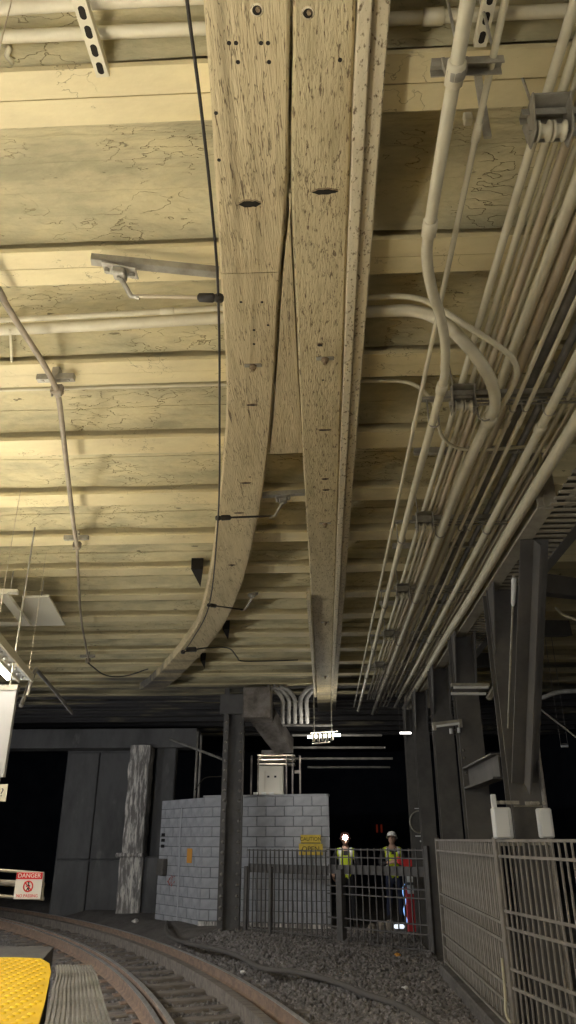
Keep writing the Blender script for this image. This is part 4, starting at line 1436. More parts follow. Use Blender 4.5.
# ballast stones: one piece of stuff
def ballast(n, sampler, name, label, r0, r1, seed):
    rg = np.random.default_rng(seed)
    ph = (1 + 5 ** 0.5) / 2
    base = np.array([(-1, ph, 0), (1, ph, 0), (-1, -ph, 0), (1, -ph, 0), (0, -1, ph), (0, 1, ph), (0, -1, -ph), (0, 1, -ph), (ph, 0, -1), (ph, 0, 1), (-ph, 0, -1), (-ph, 0, 1)], float)
    base /= np.linalg.norm(base[0])
    fc = np.array([(0, 11, 5), (0, 5, 1), (0, 1, 7), (0, 7, 10), (0, 10, 11), (1, 5, 9), (5, 11, 4), (11, 10, 2), (10, 7, 6), (7, 1, 8), (3, 9, 4), (3, 4, 2), (3, 2, 6), (3, 6, 8), (3, 8, 9), (4, 9, 5), (2, 4, 11), (6, 2, 10), (8, 6, 7), (9, 8, 1)])
    V, F = [], []
    for i in range(n):
        x, y = sampler(rg)
        z = ground_z(x, y)
        sc = rg.uniform(r0, r1)
        q, _ = np.linalg.qr(rg.normal(size=(3, 3)))
        v = (base * rg.uniform(0.75, 1.2, (12, 1)) * sc * rg.uniform(0.6, 1.0, 3)) @ q
        v += np.array([x, y, z + sc * 0.25])
        V.append(v)
        F.append(fc + 12 * i)
    V = np.concatenate(V)
    F = np.concatenate(F)
    me = bpy.data.meshes.new(name)
    me.from_pydata(V.tolist(), [], F.tolist())
    me.materials.append(M_stone)
    o = link(name, me)
    tag(o, label, 'ballast', kind='stuff')
    return o


def samp_bank(rg):
    while True:
        y = 8.0 + 10 * rg.random() ** 1.5
        x = rg.uniform(-3.5, 1.65)
        r = math.hypot(x - RC.x, y - RC.y)
        if r > R_FAR + 0.12 and y < 16.8 + 0.3 * x and not (x < 0.1 and y > 17.0 - 0.2 * x):
            return x, y


def samp_track(rg):
    a_ = A0 + (math.radians(50) - A0) * rg.random() ** 1.4
    R = rg.uniform(R_NEAR - 0.9, R_FAR + 0.2)
    p = arc(R, a_)
    return p.x, p.y


ballast(15000, samp_bank, 'ballast_bank', 'grey crushed stone ballast on the bank between track and fence', 0.02, 0.055, 1)
ballast(9000, samp_track, 'track_ballast', 'dusty crushed stone between and beside the rails', 0.015, 0.04, 2)

# ================================================================== PLATFORM
ZPL = 1.05
def pxy(px, py, z=ZPL):
    return at(px, py, Z=z)


edge_pts = [(-0.35, -8), (-0.40, -2), (-0.52, 0.5), (-0.80, 2.2), (-1.12, 3.32), (-1.24, 3.72), (-1.37, 4.13), (-1.47, 4.45), (-1.58, 4.74), (-1.70, 4.93)]
pl = [Vector((x, y, 0)) for x, y in edge_pts] + [Vector((-1.85, 5.6, 0)), Vector((-9, 5.6, 0)), Vector((-9, -8, 0))]
n = len(pl)
platform = struct(MB().add([p + UP * (ZPL - 0.012) for p in pl] + [p + UP * -0.3 for p in pl], [tuple(range(n))] + [(i, (i + 1) % n, n + (i + 1) % n, n + i) for i in range(n)]).build('platform_floor', M_plat), 'concrete platform end beside the track')
tac = thing('tactile_strip', (-1.6, 3.8, ZPL), 'yellow tactile warning strip at the rounded platform end', 'tactile strip')
in_pts = [Vector((x - 0.62, y, 0)) for x, y in edge_pts[:-1]]
ring = [Vector((x, y, 0)) for x, y in edge_pts[3:]] + [Vector((-1.85, 4.96, 0)), Vector((-2.3, 4.96, 0)), Vector((-2.3, 3.3, 0)), Vector((-1.42, 2.2, 0))]
n = len(ring)
MB().add([p + UP * (ZPL + 0.008) for p in ring] + [p + UP * (ZPL - 0.012) for p in ring], [tuple(range(n))] + [(i, (i + 1) % n, n + (i + 1) % n, n + i) for i in range(n)]).build('strip_base', M_yellow, tac)


def inside(x, y, poly):
    c = False
    for i in range(len(poly)):
        a_, b_ = poly[i], poly[i - 1]
        if (a_.y > y) != (b_.y > y) and x < (b_.x - a_.x) * (y - a_.y) / (b_.y - a_.y) + a_.x:
            c = not c
    return c


m = MB()
y = 2.25
while y < 4.95:
    x = -2.28
    while x < -0.8:
        if inside(x + 0.025, y, ring) and inside(x - 0.02, y, ring) and inside(x, y + 0.02, ring):
            m.lathe((x, y, ZPL + 0.007), UP, [(0, 0.018), (0.005, 0.014), (0.007, 0.008)], 7)
        x += 0.06
    y += 0.06
o = m.build('domes', M_yellow, tac)
o['kind'] = 'stuff'
gf = thing('gap_filler', (-1.0, 3.8, 0.95), 'grey ribbed gap filler plate beside the yellow strip', 'gap filler')
gi = [(-0.96, 2.75), (-1.12, 3.32), (-1.24, 3.72), (-1.37, 4.13), (-1.46, 4.45), (-1.57, 4.76)]
go = [(-0.60, 2.75), (-0.83, 3.32), (-0.97, 3.72), (-1.11, 4.13), (-1.22, 4.45), (-1.34, 4.76)]
go = [(x - 0.0, y) for x, y in go]
ring2 = [Vector((x + 0.02, y, 0)) for x, y in gi] + [Vector((x, y, 0)) for x, y in reversed(go)]
n = len(ring2)
MB().add([p + UP * (ZPL - 0.01) for p in ring2] + [p + UP * (ZPL - 0.16) for p in ring2], [tuple(range(n))] + [(i, (i + 1) % n, n + (i + 1) % n, n + i) for i in range(n)]).build('plate', M_filler, gf)
for k in range(13):
    f = (k + 0.5) / 13
    pts = [Vector((gi[i][0] + 0.02 + (go[i][0] - gi[i][0] - 0.02) * f, gi[i][1], ZPL - 0.005)) for i in range(6)]
    mm_ = MB()
    for i in range(5):
        mm_.bar(pts[i], pts[i + 1], 0.009, 0.010)
    mm_.build('rib', M_filler, gf)

# end gate of the platform with the danger sign
gate = thing('platform_end_gate', (-2.6, 5.5, ZPL), 'thin railed swing gate closing the platform end', 'gate')
q = at(28.5, 885.5, Y=5.45)
g0 = at(-30, 872, Y=5.45)
for (py0, py1, r_, mm) in ((869, 872.5, 0.010, M_galv), (882, 884, 0.019, M_fence), (895, 898, 0.010, M_galv)):
    MB().tube([at(-60, py0 - 3, Y=5.5), at(44, py1 + 1, Y=5.5)], r_, 8).build('rail', mm, gate)
MB().tube([at(-60, 860, Y=5.5), at(-60, 1010, Y=5.5)], 0.025, 8).build('post', M_fence, gate)
MB().tube([at(43.5, 873, Y=5.5), at(42, 899, Y=5.5)], 0.010, 8).build('end_bar', M_galv, gate)
ds = thing('danger_sign', q, 'white danger sign with red band on the platform end gate', 'sign')
sw, sh = 0.185, 0.165
MB().cbox(q, (sw, 0.006, sh), 0.002).build('board', M_signw, ds)
MB().box(q + Vector((0, -0.004, sh / 2 - 0.023)), (sw - 0.004, 0.003, 0.042)).build('red_band', M_red, ds)
RS = Matrix.Rotation(math.pi / 2, 3, 'X')
text_mesh('lettering', 'DANGER', 0.036, M_signw, ds, q + Vector((0, -0.0068, sh / 2 - 0.023)), RS, 1.1, 0.0008)
text_mesh('lettering', 'NO PASSING', 0.026, M_red, ds, q + Vector((0, -0.0045, -sh / 2 + 0.020)), RS, 1.0, 0.0008)
MB().tube([q + Vector((0.031 * math.cos(i * math.pi / 12), -0.005, -0.005 + 0.031 * math.sin(i * math.pi / 12))) for i in range(25)], 0.0045, 6, caps=False).build('red_ring', M_red, ds)
MB().bar(q + Vector((-0.027, -0.0052, 0.021)), q + Vector((0.027, -0.0052, -0.031)), 0.004, 0.007).build('red_slash', M_red, ds)
m = MB()
pz = q + Vector((0, -0.0042, -0.005))
m.lathe(pz + Vector((0, 0, 0.021)), (0, -1, 0), [(0, 0.006), (0.0015, 0.006)], 10)
for (a_, b_) in (((0, 0.014), (0.0, -0.008)), ((0, -0.008), (-0.010, -0.027)), ((0, -0.008), (0.010, -0.027)), ((0, 0.010), (-0.013, -0.002)), ((0, 0.010), (0.013, 0.0))):
    m.bar(pz + Vector((a_[0], 0, a_[1])), pz + Vector((b_[0], 0, b_[1])), 0.003, 0.006)
m.build('walking_figure', M_black, ds)

# ================================================================== PLATFORM LIGHTS, ADDED FILL LIGHTS AND HANGING THINGS
def platform_or_fill_light(c, ang, L, label, z, lit=True):
    t = thing('platform_or_fill_light', (c[0], c[1], z), label, 'light fixture', 'platform strip lights')
    d = Vector((math.sin(-ang), math.cos(ang), 0))
    n_ = Vector((d.y, -d.x, 0))
    c = Vector((c[0], c[1], z))
    path = [(c - d * L / 2, n_, UP), (c + d * L / 2, n_, UP)]
    MB().sweep([(-0.05, 0.02), (0.05, 0.02), (0.03, 0.075), (-0.03, 0.075)], path).build('housing', M_white, t)
    for s_ in (-1, 1):
        MB().tube([c + n_ * 0.075 * s_ - d * (L / 2 - 0.04) + UP * 0.03, c + n_ * 0.075 * s_ + d * (L / 2 - 0.04) + UP * 0.03], 0.019, 10).build('lit_tube', M_tube if lit else M_tube_off, t)
        MB().box(c + d * (L / 2 - 0.02) * s_ + UP * 0.04, (0.22, 0.04, 0.06), rz=ang).build('end_socket', M_white, t)
        MB().tube([c + d * L * 0.35 * s_ + UP * 0.07, c + d * L * 0.35 * s_ + Vector((0, 0, 4.72 - z))], 0.003, 6).build('hanger_rod', M_pipe_tan, t)
    return t


LZ = 2.95
for (x, y, a_, z_, lab) in ((-1.0, -6.6, 0.0, LZ, 'edge strip light farthest behind the viewer'), (-1.0, -4.6, 0.0, LZ, 'edge strip light second farthest behind the viewer'), (-1.0, -2.6, 0.0, LZ, 'edge strip light behind the viewer'),
                            (-1.0, -0.6, 0.02, LZ, 'edge strip light beside the viewer'), (-1.12, 1.2, 0.10, LZ, 'edge strip light just ahead of the viewer'), (-1.95, 3.2, 0.25, LZ + 0.1, 'edge strip light above the yellow tactile strip'),
                            (-3.0, 5.2, 0.35, LZ + 0.35, 'edge strip light by the platform end gate'),
                            (-4.6, -5.0, 0.0, 3.4, 'added inner fill light far behind the viewer'), (-4.6, -1.0, 0.0, 3.4, 'added inner fill light level with the viewer'), (-4.9, 3.0, 0.0, 3.4, 'added inner fill light ahead of the viewer')):  # the inner row is added fill that evens out the light
    platform_or_fill_light((x, y), a_, 1.5, lab, z_)

for (x, y, lab) in ((3.6, -7.5, 'added fill light on the right side farthest behind'), (3.6, -5.0, 'added fill light on the right side second farthest behind'), (3.6, -2.5, 'added fill light on the right side behind the viewer'), (3.6, 0.0, 'added fill light on the right side level with the viewer'), (4.9, 4.0, 'added fill light on the right side ahead of the viewer')):
    platform_or_fill_light((x, y), 0.0, 1.5, lab, 3.0)  # unseen right-hand row, added to fill fence, columns and right ceiling with light
M_tube2 = mat('tunnel_fill_tube', (1, 1, 1), 0.4, emit=(0.97, 0.98, 1.0), estr=330.0)  # for unseen lamps added to brighten track bed, fence and block room


def tunnel_fill_lamp(a, b, label):
    a, b = Vector(a), Vector(b)
    t = thing('tunnel_fill_lamp', (a + b) / 2, label, 'light fixture', 'added tunnel fill lamps')
    MB().bar(a + UP * 0.05, b + UP * 0.05, 0.10, 0.03).build('housing', M_white, t)
    MB().tube([a, b], 0.019, 10).build('lit_tube', M_tube2, t)
    for p in (a, b):
        MB().box(p + UP * 0.02, (0.07, 0.07, 0.07)).build('end_socket', M_white, t)
        MB().tube([p + UP * 0.07, Vector((p.x, p.y, 4.74))], 0.010, 6).build('hanger_rod', M_galv, t)


tunnel_fill_lamp((-5.2, 7.6, 2.5), (-5.6, 9.1, 2.5), 'first added fill lamp along the curving tunnel past the platform end')
tunnel_fill_lamp((-6.6, 10.6, 2.5), (-7.2, 12.0, 2.5), 'second added fill lamp along the curving tunnel')
tunnel_fill_lamp((-9.0, 14.2, 2.5), (-10.0, 15.3, 2.5), 'third added fill lamp along the curving tunnel')

# gutter-like strip light seen at the edge of the platform
gl = thing('gutter_light', at(15, 660, Y=7.2), 'white gutter shaped strip light with clips at the platform edge', 'light fixture')
ga, gb = at(-14, 608, Y=5.6), at(30, 692, Y=7.9)
ga.z = gb.z = (ga.z + gb.z) / 2
d = (gb - ga).normalized()
n_ = Vector((d.y, -d.x, 0))
path = [(ga.lerp(gb, k / 6), n_, UP) for k in range(7)]
MB().sweep([(-0.26, 0.0), (0.0, 0.0), (0.0, 0.012), (-0.26, 0.012)], path).build('tray', M_white, gl)
MB().sweep([(0.0, -0.02), (0.018, -0.02), (0.018, 0.06), (0.0, 0.06)], path).build('rim', M_cream, gl)
MB().sweep([(-0.14, -0.03), (-0.125, -0.03), (-0.125, 0.0), (-0.14, 0.0)], path).build('inner_rim', M_cream, gl)
for k in range(9):
    p = ga.lerp(gb, 0.12 + 0.1 * k)
    MB().lathe(p - n_ * 0.06 - UP * 0.03, UP, [(0, 0.012), (0.008, 0.026), (0.03, 0.02)], 8).build('clip', M_white, gl)
MB().tube([ga.lerp(gb, 0.03) - n_ * 0.20 - UP * 0.03, ga.lerp(gb, 0.9) - n_ * 0.20 - UP * 0.03], 0.019, 10).build('lit_tube', M_tube, gl)
MB().tube([ga.lerp(gb, 0.03) - n_ * 0.13 + UP * 0.035, ga.lerp(gb, 0.9) - n_ * 0.13 + UP * 0.035], 0.019, 10).build('lit_tube', M_tube, gl)  # upper tube added as uplight to brighten the left ceiling and flat panel
MB().tube([gb + n_ * 0.0, gb + Vector((-0.03, 0.02, -0.16))], 0.02, 8).build('end_link', M_galv, gl)
for k in (0.2, 0.9):
    p = ga.lerp(gb, k)
    MB().tube([p + UP * 0.01, Vector((p.x, p.y, 4.72))], 0.003, 6).build('hanger_rod', M_pipe_tan, gl)
# flat panel board
pb = thing('flat_panel', at(42, 610, Z=4.5), 'flat cream panel hung under the ceiling beside the gutter light', 'panel')
a0, a1, a2, a3 = at(22, 598, Z=4.5), at(49, 597, Z=4.5), at(65, 625.5, Z=4.5), at(26, 626, Z=4.5)
MB().add([a0, a1, a2, a3] + [p + UP * 0.03 for p in (a0, a1, a2, a3)], [(0, 3, 2, 1), (4, 5, 6, 7), (0, 1, 5, 4), (1, 2, 6, 5), (2, 3, 7, 6), (3, 0, 4, 7)]).build('board', M_cream, pb)
for p in (a1, a2):
    MB().tube([p + Vector((-0.1, 0, 0.02)), p + Vector((-0.1, 0, 0.22))], 0.008, 6).build('hanger_rod', M_galv, pb)
fr = thing('panel_frame', at(12, 605, Z=4.4), 'white channel frame overlapping the flat cream panel', 'frame')
MB().bar(at(-10, 591, Z=4.42), at(18, 592, Z=4.42), 0.10, 0.04).build('channel', M_cream, fr)
MB().bar(at(-20, 624, Z=4.42), at(31, 624, Z=4.42), 0.08, 0.04).build('channel', M_cream, fr)
MB().bar(at(2, 592, Z=4.40), at(26, 624, Z=4.40), 0.12, 0.04).build('channel', M_cream, fr)
for pp in ((10, 592), (20, 624)):
    p = at(*pp, Z=4.43)
    MB().tube([p, p + UP * 0.28], 0.008, 6).build('hanger_rod', M_galv, fr)
# hanging sign panel
hp = thing('hanging_sign', at(5, 730, Y=7.0), 'pale grey sign panel hanging below the gutter light', 'panel')
c0 = at(17.5, 690, Y=7.0)
z1_ = c0.z
z0_ = at(4, 777, Y=7.0).z
MB().box((c0.x - 0.45, 7.0, (z0_ + z1_) / 2), (0.9, 0.05, z1_ - z0_)).build('board', mat('pale_grey_enamel', (0.55, 0.54, 0.52), 0.5), hp)
MB().box((c0.x - 0.45, 7.0, z1_ + 0.02), (0.92, 0.07, 0.05)).build('top_rail', M_galv, hp)
for k in (0.08, 0.8):
    MB().tube([(c0.x - k, 7.0, z1_ + 0.03), (c0.x - k, 7.0, 4.74)], 0.01, 6).build('hanger_rod', M_galv, hp)
ss = at(3, 793, Y=7.0)
st = thing('small_sign', ss, 'small white square sign hanging under the pale grey panel', 'sign')
MB().cbox((ss.x - 0.04, 6.98, ss.z), (0.17, 0.012, 0.15), 0.003).build('board', M_cream, st)
text_mesh('lettering', '?', 0.10, M_plat, st, (ss.x - 0.0, 6.972, ss.z), RS)
MB().tube([(ss.x - 0.05, 7.0, ss.z + 0.07), (ss.x - 0.05, 7.0, z0_ + 0.02)], 0.006, 6).build('hanger_rod', M_galv, st)
conduit('crooked_conduit', [at(21, 706, Y=8.2), at(28, 688, Y=8.5), at(36, 669, Y=8.8), at(54, 690, Y=10.0), at(72, 713, Y=11.5)], 0.024, M_pipe_grey, 'grey conduit bent like a peaked roof beside the gutter light', smooth=False)

# ================================================================== PEOPLE
M_skin = mat('skin', (0.55, 0.34, 0.24), 0.55)
M_jacket = mat('dark_jacket', (0.045, 0.043, 0.043), 0.8)
M_jeans = mat('navy_trousers', (0.035, 0.042, 0.075), 0.8)
M_pants = mat('dark_trousers', (0.03, 0.03, 0.032), 0.8)
M_boot = mat('boots', (0.03, 0.025, 0.02), 0.6)
M_vest = mat('vest_yellow', (0.72, 0.85, 0.05), 0.7, emit=None)
M_silver = mat('reflective_tape', (0.85, 0.85, 0.8), 0.35)
M_vorange = mat('vest_orange', (0.9, 0.25, 0.04), 0.7)
M_hat = mat('hard_hat_white', (0.85, 0.84, 0.8), 0.35)
M_hatd = mat('hard_hat_dark', (0.25, 0.12, 0.10), 0.4)
M_hair = mat('hair', (0.03, 0.02, 0.015), 0.8)
M_eye = mat('eye', (0.02, 0.02, 0.02), 0.3)


def skin_mesh(nodes, edges, name):
    me = bpy.data.meshes.new(name)
    keys = list(nodes)
    me.from_pydata([nodes[k][0] for k in keys], [(keys.index(a), keys.index(b)) for a, b in edges], [])
    o = bpy.data.objects.new(name, me)
    C.objects.link(o)
    mod = o.modifiers.new('skin', 'SKIN')
    mod.use_smooth_shade = True
    for i, k in enumerate(keys):
        sv = me.skin_vertices[0].data[i]
        r_ = nodes[k][1]
        sv.radius = r_ if isinstance(r_, tuple) else (r_, r_)
        sv.use_root = (k == 'pelvis')
    sub = o.modifiers.new('sub', 'SUBSURF')
    sub.levels = 2
    sub.render_levels = 2
    dg = bpy.context.evaluated_depsgraph_get()
    out = bpy.data.meshes.new_from_object(o.evaluated_get(dg))
    bpy.data.objects.remove(o)
    return out


def person(loc, face, pose, mats_, label, hat, lamp, look=(0, 0)):
    """local frame: x to the person's left, -y is forward; turned by face"""
    N = {
        'pelvis': ((0, 0, 0.95), (0.150, 0.115)), 'waist': ((0, 0, 1.10), (0.140, 0.105)), 'chest': ((0, 0.01, 1.28), (0.165, 0.12)),
        'upper': ((0, 0.02, 1.42), (0.135, 0.10)), 'neck': ((0, 0.015, 1.52), 0.06), 'skull': ((0, 0.0, 1.60), 0.062)}
    E_ = [('pelvis', 'waist'), ('waist', 'chest'), ('chest', 'upper'), ('upper', 'neck'), ('neck', 'skull')]
    for s_, nm in ((1, 'l'), (-1, 'r')):
        st_ = pose['stance']
        N['hip' + nm] = ((0.10 * s_, 0, 0.88), 0.098)
        N['knee' + nm] = ((0.125 * s_ * st_, -0.02, 0.49), 0.066)
        N['calf' + nm] = ((0.135 * s_ * st_, 0.015, 0.34), 0.062)
        N['ankle' + nm] = ((0.14 * s_ * st_, 0.02, 0.10), 0.046)
        N['ball' + nm] = ((0.16 * s_ * st_, -0.10, 0.045), (0.05, 0.042))
        N['toe' + nm] = ((0.168 * s_ * st_, -0.17, 0.04), (0.042, 0.032))
        E_ += [('pelvis', 'hip' + nm), ('hip' + nm, 'knee' + nm), ('knee' + nm, 'calf' + nm), ('calf' + nm, 'ankle' + nm), ('ankle' + nm, 'ball' + nm), ('ball' + nm, 'toe' + nm)]
        el, wr = pose['elbow' + nm], pose['wrist' + nm]
        N['sh' + nm] = ((0.19 * s_, 0.02, 1.43), 0.072)
        N['el' + nm] = (el, 0.052)
        mid = tuple(el[i] * 0.6 + wr[i] * 0.4 for i in range(3))
        N['fore' + nm] = (mid, 0.048)
        N['wr' + nm] = (wr, 0.034)
        E_ += [('upper', 'sh' + nm), ('sh' + nm, 'el' + nm), ('el' + nm, 'fore' + nm), ('fore' + nm, 'wr' + nm)]
        # hand: palm and five curled fingers
        dvec = (Vector(wr) - Vector(el)).normalized()
        side = pose.get('side' + nm, Vector((0, -1, 0)))
        side = (side - dvec * side.dot(dvec)).normalized()
        curl = dvec.cross(side) * s_
        palm = Vector(wr) + dvec * 0.055
        N['palm' + nm] = (tuple(palm), (0.036, 0.024))
        E_ += [('wr' + nm, 'palm' + nm)]
        for fi, (off_, ln) in enumerate(((0.030, 0.07), (0.010, 0.08), (-0.011, 0.075), (-0.030, 0.06))):
            b_ = palm + side * off_ + dvec * 0.035
            k1 = b_ + dvec * ln * 0.45 + curl * 0.012
            k2 = k1 + dvec * ln * 0.25 + curl * 0.03
            N['f%d1%s' % (fi, nm)] = (tuple(b_), 0.010)
            N['f%d2%s' % (fi, nm)] = (tuple(k1), 0.0095)
            N['f%d3%s' % (fi, nm)] = (tuple(k2), 0.008)
            E_ += [('palm' + nm, 'f%d1%s' % (fi, nm)), ('f%d1%s' % (fi, nm), 'f%d2%s' % (fi, nm)), ('f%d2%s' % (fi, nm), 'f%d3%s' % (fi, nm))]
        tb = palm + side * 0.040 - dvec * 0.005
        N['t1' + nm] = (tuple(tb), 0.012)
        N['t2' + nm] = (tuple(tb + side * 0.022 + dvec * 0.035 + curl * 0.012), 0.010)
        E_ += [('palm' + nm, 't1' + nm), ('t1' + nm, 't2' + nm)]
    me = skin_mesh(N, E_, 'body')
    keys = list(N)
    pos = np.array([N[k][0] for k in keys])

    def region(k):
        if k.startswith(('wr', 'palm', 'f0', 'f1', 'f2', 'f3', 't1', 't2', 'neck', 'skull')):
            return 0
        if k.startswith(('hip', 'knee', 'calf', 'pelvis')):
            return 2
        if k.startswith(('ankle', 'ball', 'toe')):
            return 3
        return 1
    reg = [region(k) for k in keys]
    torso_keys = {'waist', 'chest', 'upper', 'pelvis'}
    bm = bmesh.new()
    bm.from_mesh(me)
    bm.normal_update()
    near = {}
    for v in bm.verts:
        i = int(np.argmin(((pos - np.array(v.co)) ** 2).sum(1)))
        near[v.index] = i
    for f in bm.faces:
        c_ = f.calc_center_median()
        i = int(np.argmin(((pos - np.array(c_)) ** 2).sum(1)))
        f.material_index = reg[i]
        f.smooth = True
    # vest: shell offset from the torso
    vb = MB()
    vmap = {}
    vv, vf, vm = [], [], []
    for f in bm.faces:
        c_ = f.calc_center_median()
        i = int(np.argmin(((pos - np.array(c_)) ** 2).sum(1)))
        k = keys[i]
        if (k in torso_keys or (k.startswith('sh') and abs(c_.x) < 0.185)) and 0.93 < c_.z < 1.52 and abs(c_.x) < 0.215:
            if c_.y < 0 and abs(c_.x) < max(0.0, (c_.z - 1.28) * 0.42):
                continue
            ids = []
            for v in f.verts:
                if v.index not in vmap:
                    vmap[v.index] = len(vv)
                    vv.append(v.co + v.normal * 0.018)
                ids.append(vmap[v.index])
            vf.append(ids)
            if 1.0 < c_.z < 1.06 or (0.085 < abs(c_.x) < 0.135 and c_.z > 1.06):
                vm.append(1)
            else:
                vm.append(0)
    # head: shaped ball joined into the body
    turn = Matrix.Rotation(look[0], 3, 'Z') @ Matrix.Rotation(look[1], 3, 'X')
    hc = Vector((0, -0.012, 1.665))
    hb = bmesh.new()
    bmesh.ops.create_uvsphere(hb, u_segments=28, v_segments=20, radius=1.0)
    for v in hb.verts:
        x, y, z = v.co
        fx = 0.077 * (1 - 0.22 * max(0, -z) ** 1.5)
        fy = 0.098
        fz = 0.118
        nx, ny, nz = x * fx, y * fy, z * fz
        if y < 0:
            ny *= 0.94
            # nose
            g = math.exp(-((x / 0.16) ** 2 + ((z + 0.12) / 0.22) ** 2))
            ny -= 0.024 * g
            # eye sockets
            for ex in (-0.42, 0.42):
                ny += 0.010 * math.exp(-(((x - ex) / 0.2) ** 2 + ((z - 0.08) / 0.13) ** 2))
            # lips and chin
            ny -= 0.006 * math.exp(-((x / 0.3) ** 2 + ((z + 0.47) / 0.08) ** 2))
            ny -= 0.010 * math.exp(-((x / 0.3) ** 2 + ((z + 0.80) / 0.16) ** 2))
        v.co = hc + turn @ Vector((nx, ny, nz))
    off0 = len(bm.verts)
    nv = [bm.verts.new(v.co) for v in hb.verts]
    hb.verts.index_update()
    for f in hb.faces:
        nf = bm.faces.new([nv[v.index] for v in f.verts])
        nf.smooth = True
        nf.material_index = 0
    hb.free()
    # ears
    for s_ in (-1, 1):
        eb = bmesh.new()
        bmesh.ops.create_uvsphere(eb, u_segments=10, v_segments=8, radius=1.0)
        nv = [bm.verts.new(hc + turn @ Vector((s_ * 0.078 + v.co.x * 0.011, 0.012 + v.co.y * 0.018, -0.005 + v.co.z * 0.032))) for v in eb.verts]
        eb.verts.index_update()
        for f in eb.faces:
            nf = bm.faces.new([nv[v.index] for v in f.verts])
            nf.smooth = True
        eb.free()
    me.materials.clear()
    for mm in mats_:
        me.materials.append(mm)
    bm.to_mesh(me)
    bm.free()
    t = thing('person', loc, label, 'person')
    t.rotation_euler = (0, 0, face)
    link('body', me, t, world=False)
    vme = bpy.data.meshes.new('safety_vest')
    vme.from_pydata([tuple(v) for v in vv], [], vf)
    vme.materials.append(M_vest)
    vme.materials.append(M_silver)
    vme.polygons.foreach_set('material_index', vm)
    vme.polygons.foreach_set('use_smooth', [True] * len(vf))
    vo = link('safety_vest', vme, t, world=False)
    so = vo.modifiers.new('thickness', 'SOLIDIFY')
    so.thickness = 0.008
    # face details
    def hp_(x, y, z):
        return hc + turn @ Vector((x, y, z))
    for s_ in (-1, 1):
        MB().lathe(hp_(0.031 * s_, -0.076, 0.010), turn @ Vector((0, -1, 0)), [(0, 0.011), (0.006, 0.009), (0.009, 0.004)], 10).build('eye', M_eye, t, world=False)
        MB().bar(hp_(0.018 * s_, -0.090, 0.030), hp_(0.047 * s_, -0.082, 0.031), 0.006, 0.006).build('eyebrow', M_hair, t, world=False)
    MB().bar(hp_(-0.022, -0.088, -0.055), hp_(0.022, -0.088, -0.055), 0.006, 0.006).build('mouth', mat('lips', (0.35, 0.15, 0.12), 0.5), t, world=False)
    # hair around the back
    hm = MB()
    vs, fs = [], []
    for j in range(7):
        for i in range(15):
            an = math.radians(-15 + 210 * i / 14)
            zz = -0.06 + 0.12 * j / 6
            vs.append(hp_(0.083 * math.cos(an), 0.103 * math.sin(an), zz))
    for j in range(6):
        for i in range(14):
            fs.append((j * 15 + i, j * 15 + i + 1, (j + 1) * 15 + i + 1, (j + 1) * 15 + i))
    ho = hm.add(vs, fs, 0, True).build('hair', M_hair, t, world=False)
    # hard hat: dome with ridge and brim
    hh = MB()
    vs, fs = [], []
    prof = [(0.128, 0.030, 1), (0.122, 0.036, 1), (0.108, 0.040, 0), (0.106, 0.075, 0), (0.096, 0.110, 0), (0.072, 0.138, 0), (0.038, 0.152, 0), (0.004, 0.155, 0)]
    SG = 24
    for (r_, z_, brim) in prof:
        for i in range(SG):
            an = 2 * math.pi * i / SG
            ry = r_ * 1.12
            yy = ry * math.sin(an)
            if brim and yy < 0:
                yy *= 1.28
            vs.append(hp_(r_ * math.cos(an), yy, z_))
    for j in range(len(prof) - 1):
        for i in range(SG):
            fs.append((j * SG + i, j * SG + (i + 1) % SG, (j + 1) * SG + (i + 1) % SG, (j + 1) * SG + i))
    hh.add(vs, fs, 0, True)
    h_o = hh.build('hard_hat', hat, t, world=False)
    h_o.modifiers.new('thickness', 'SOLIDIFY').thickness = 0.004
    MB().tube([hp_(0, -0.118 + 0.0, 0.06), hp_(0, -0.095, 0.12), hp_(0, 0, 0.160), hp_(0, 0.10, 0.12)], 0.010, 8).build('hat_ridge', hat, h_o, world=False)
    if lamp:
        lo = MB()
        lo.lathe(hp_(0, -0.115, 0.065), turn @ Vector((0, -1, 0)), [(0, 0.030), (0.03, 0.040), (0.034, 0.040)], 14).build('headlamp', M_black, t, world=False)
        MB().lathe(hp_(0, -0.150, 0.065), turn @ Vector((0, -1, 0)), [(0, 0.050), (0.012, 0.044), (0.018, 0.016)], 14).build('headlamp_lens', mat('headlamp_lens', (1, 1, 1), 0.3, emit=(1, 0.98, 0.95), estr=60.0), t, world=False)
    # belt
    return t


P1 = at(347, 900, Y=17.3)
person((P1.x, 17.3, 0.02), math.radians(-3), {'stance': 1.1, 'elbowl': (0.29, -0.02, 1.16), 'wristl': (0.20, -0.20, 1.08), 'elbowr': (-0.30, 0.0, 1.16), 'wristr': (-0.27, -0.14, 0.98)},
       [M_skin, M_jacket, M_pants, M_boot], 'person in a yellow vest with a glaring headlamp behind the fence', M_hatd, True, (0.05, 0.12))
P2 = at(395, 900, Y=17.3)
person((P2.x, 17.3, 0.04), math.radians(10), {'stance': 0.95, 'elbowl': (0.29, -0.03, 1.18), 'wristl': (0.11, -0.22, 1.25), 'elbowr': (-0.29, -0.03, 1.18), 'wristr': (-0.10, -0.23, 1.22),
                                              'sidel': Vector((0, 0, 1)), 'sider': Vector((0, 0, 1))},
       [M_skin, M_jacket, M_jeans, M_boot], 'person in a white hard hat looking up with hands at chest', M_hat, False, (-0.45, -0.28))
P3 = at(441, 900, Y=17.8)
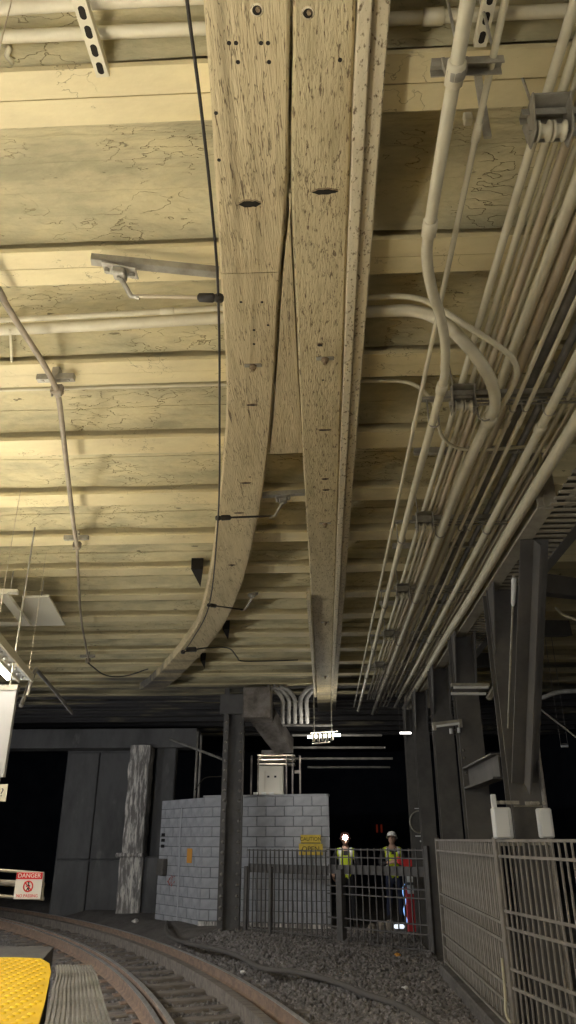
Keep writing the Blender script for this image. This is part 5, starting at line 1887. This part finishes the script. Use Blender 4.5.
person((P3.x - 0.06, 17.8, 0.0), math.radians(-8), {'stance': 1.0, 'elbowl': (0.29, 0.0, 1.16), 'wristl': (0.26, -0.14, 0.96), 'elbowr': (-0.29, 0.0, 1.16), 'wristr': (-0.26, -0.14, 0.96)},
       [M_skin, M_jacket, M_pants, M_boot], 'person in a yellow vest mostly hidden behind the far column', M_hatd, False, (0.2, 0.0))

# red stand with reflective patches and a glowing blue strip
Q = at(413, 925, Y=16.3)
eq = thing('red_stand', (Q.x, 16.3, 0.0), 'red upright work stand with white reflective patches beside the worker', 'stand')
x = Q.x
M_redp = mat('red_plastic', (0.50, 0.045, 0.04), 0.5)
MB().cbox((x + 0.02, 16.3, 0.42), (0.26, 0.14, 0.84), 0.02).build('upright', M_redp, eq)
MB().cbox((x + 0.0, 16.28, 0.98), (0.20, 0.10, 0.40), 0.02).build('neck', M_steel, eq)
MB().add([(x - 0.22, 16.15, 1.38), (x + 0.18, 16.15, 1.30), (x + 0.18, 16.5, 1.30), (x - 0.22, 16.5, 1.38), (x - 0.22, 16.15, 1.26), (x + 0.18, 16.15, 1.04), (x + 0.18, 16.5, 1.04), (x - 0.22, 16.5, 1.26)],
         [(0, 1, 2, 3), (7, 6, 5, 4), (0, 4, 5, 1), (1, 5, 6, 2), (2, 6, 7, 3), (3, 7, 4, 0)]).build('top_tray', mat('bright_red', (0.8, 0.05, 0.05), 0.45), eq)
for z in (1.0, 0.80):
    MB().cbox((x - 0.01, 16.21, z), (0.13, 0.02, 0.15), 0.006).build('reflective_patch', M_silver, eq)
MB().cbox((x, 16.3, 0.03), (0.6, 0.4, 0.08), 0.02).build('base', M_steel, eq)
for dx in (-0.28, 0.28):
    MB().cbox((x + dx, 16.2, 0.16), (0.20, 0.08, 0.07), 0.02).build('base_light', mat('base_light', (1, 1, 1), 0.4, emit=(0.8, 0.9, 1.0), estr=0.9), eq)
pts = [(x - 0.15 + 0.02 * math.sin(k * 1.7), 16.18, 0.18 + 0.09 * k) for k in range(9)]
MB().tube(smooth_path(pts, 3), 0.014, 8).build('light_strip', mat('blue_light', (0.3, 0.5, 1), 0.4, emit=(0.25, 0.5, 1.0), estr=1.1), eq)
tag(MB().tube(smooth_path([(x + 0.42, 16.1, 0.30), (x + 0.47, 16.05, 0.15), (x + 0.44, 16.0, 0.03), (x + 0.5, 15.9, 0.02)], 5), 0.014, 6).build('red_hose', M_red), 'short red hose trailing from the red stand', 'hose')
rr = random.Random(3)
for i in range(3):
    q = at(372 + i * 9, 932, Z=0.06)
    tag(MB().cbox((q.x, 16.2, 0.10 + 0.03 * i), (0.14, 0.16, 0.22), 0.04, rz=i).build('work_bag', mat('bag_tan', (0.28, 0.24, 0.19), 0.9)), 'small tan work bag on the ground behind the fence', 'bag', 'bags by the workers')
# two small red lamps far down the tunnel
for px in (377, 381.5):
    q = at(px, 828.5, Y=33.75)
    o = MB().cbox(q, (0.07, 0.2, 0.32), 0.02).build('red_marker', mat('red_marker', (0.3, 0.03, 0.02), 0.5, emit=(1, 0.12, 0.05), estr=0.03))
    tag(o, 'small dim red marker light far down the dark tunnel', 'signal light', 'red marker lights')
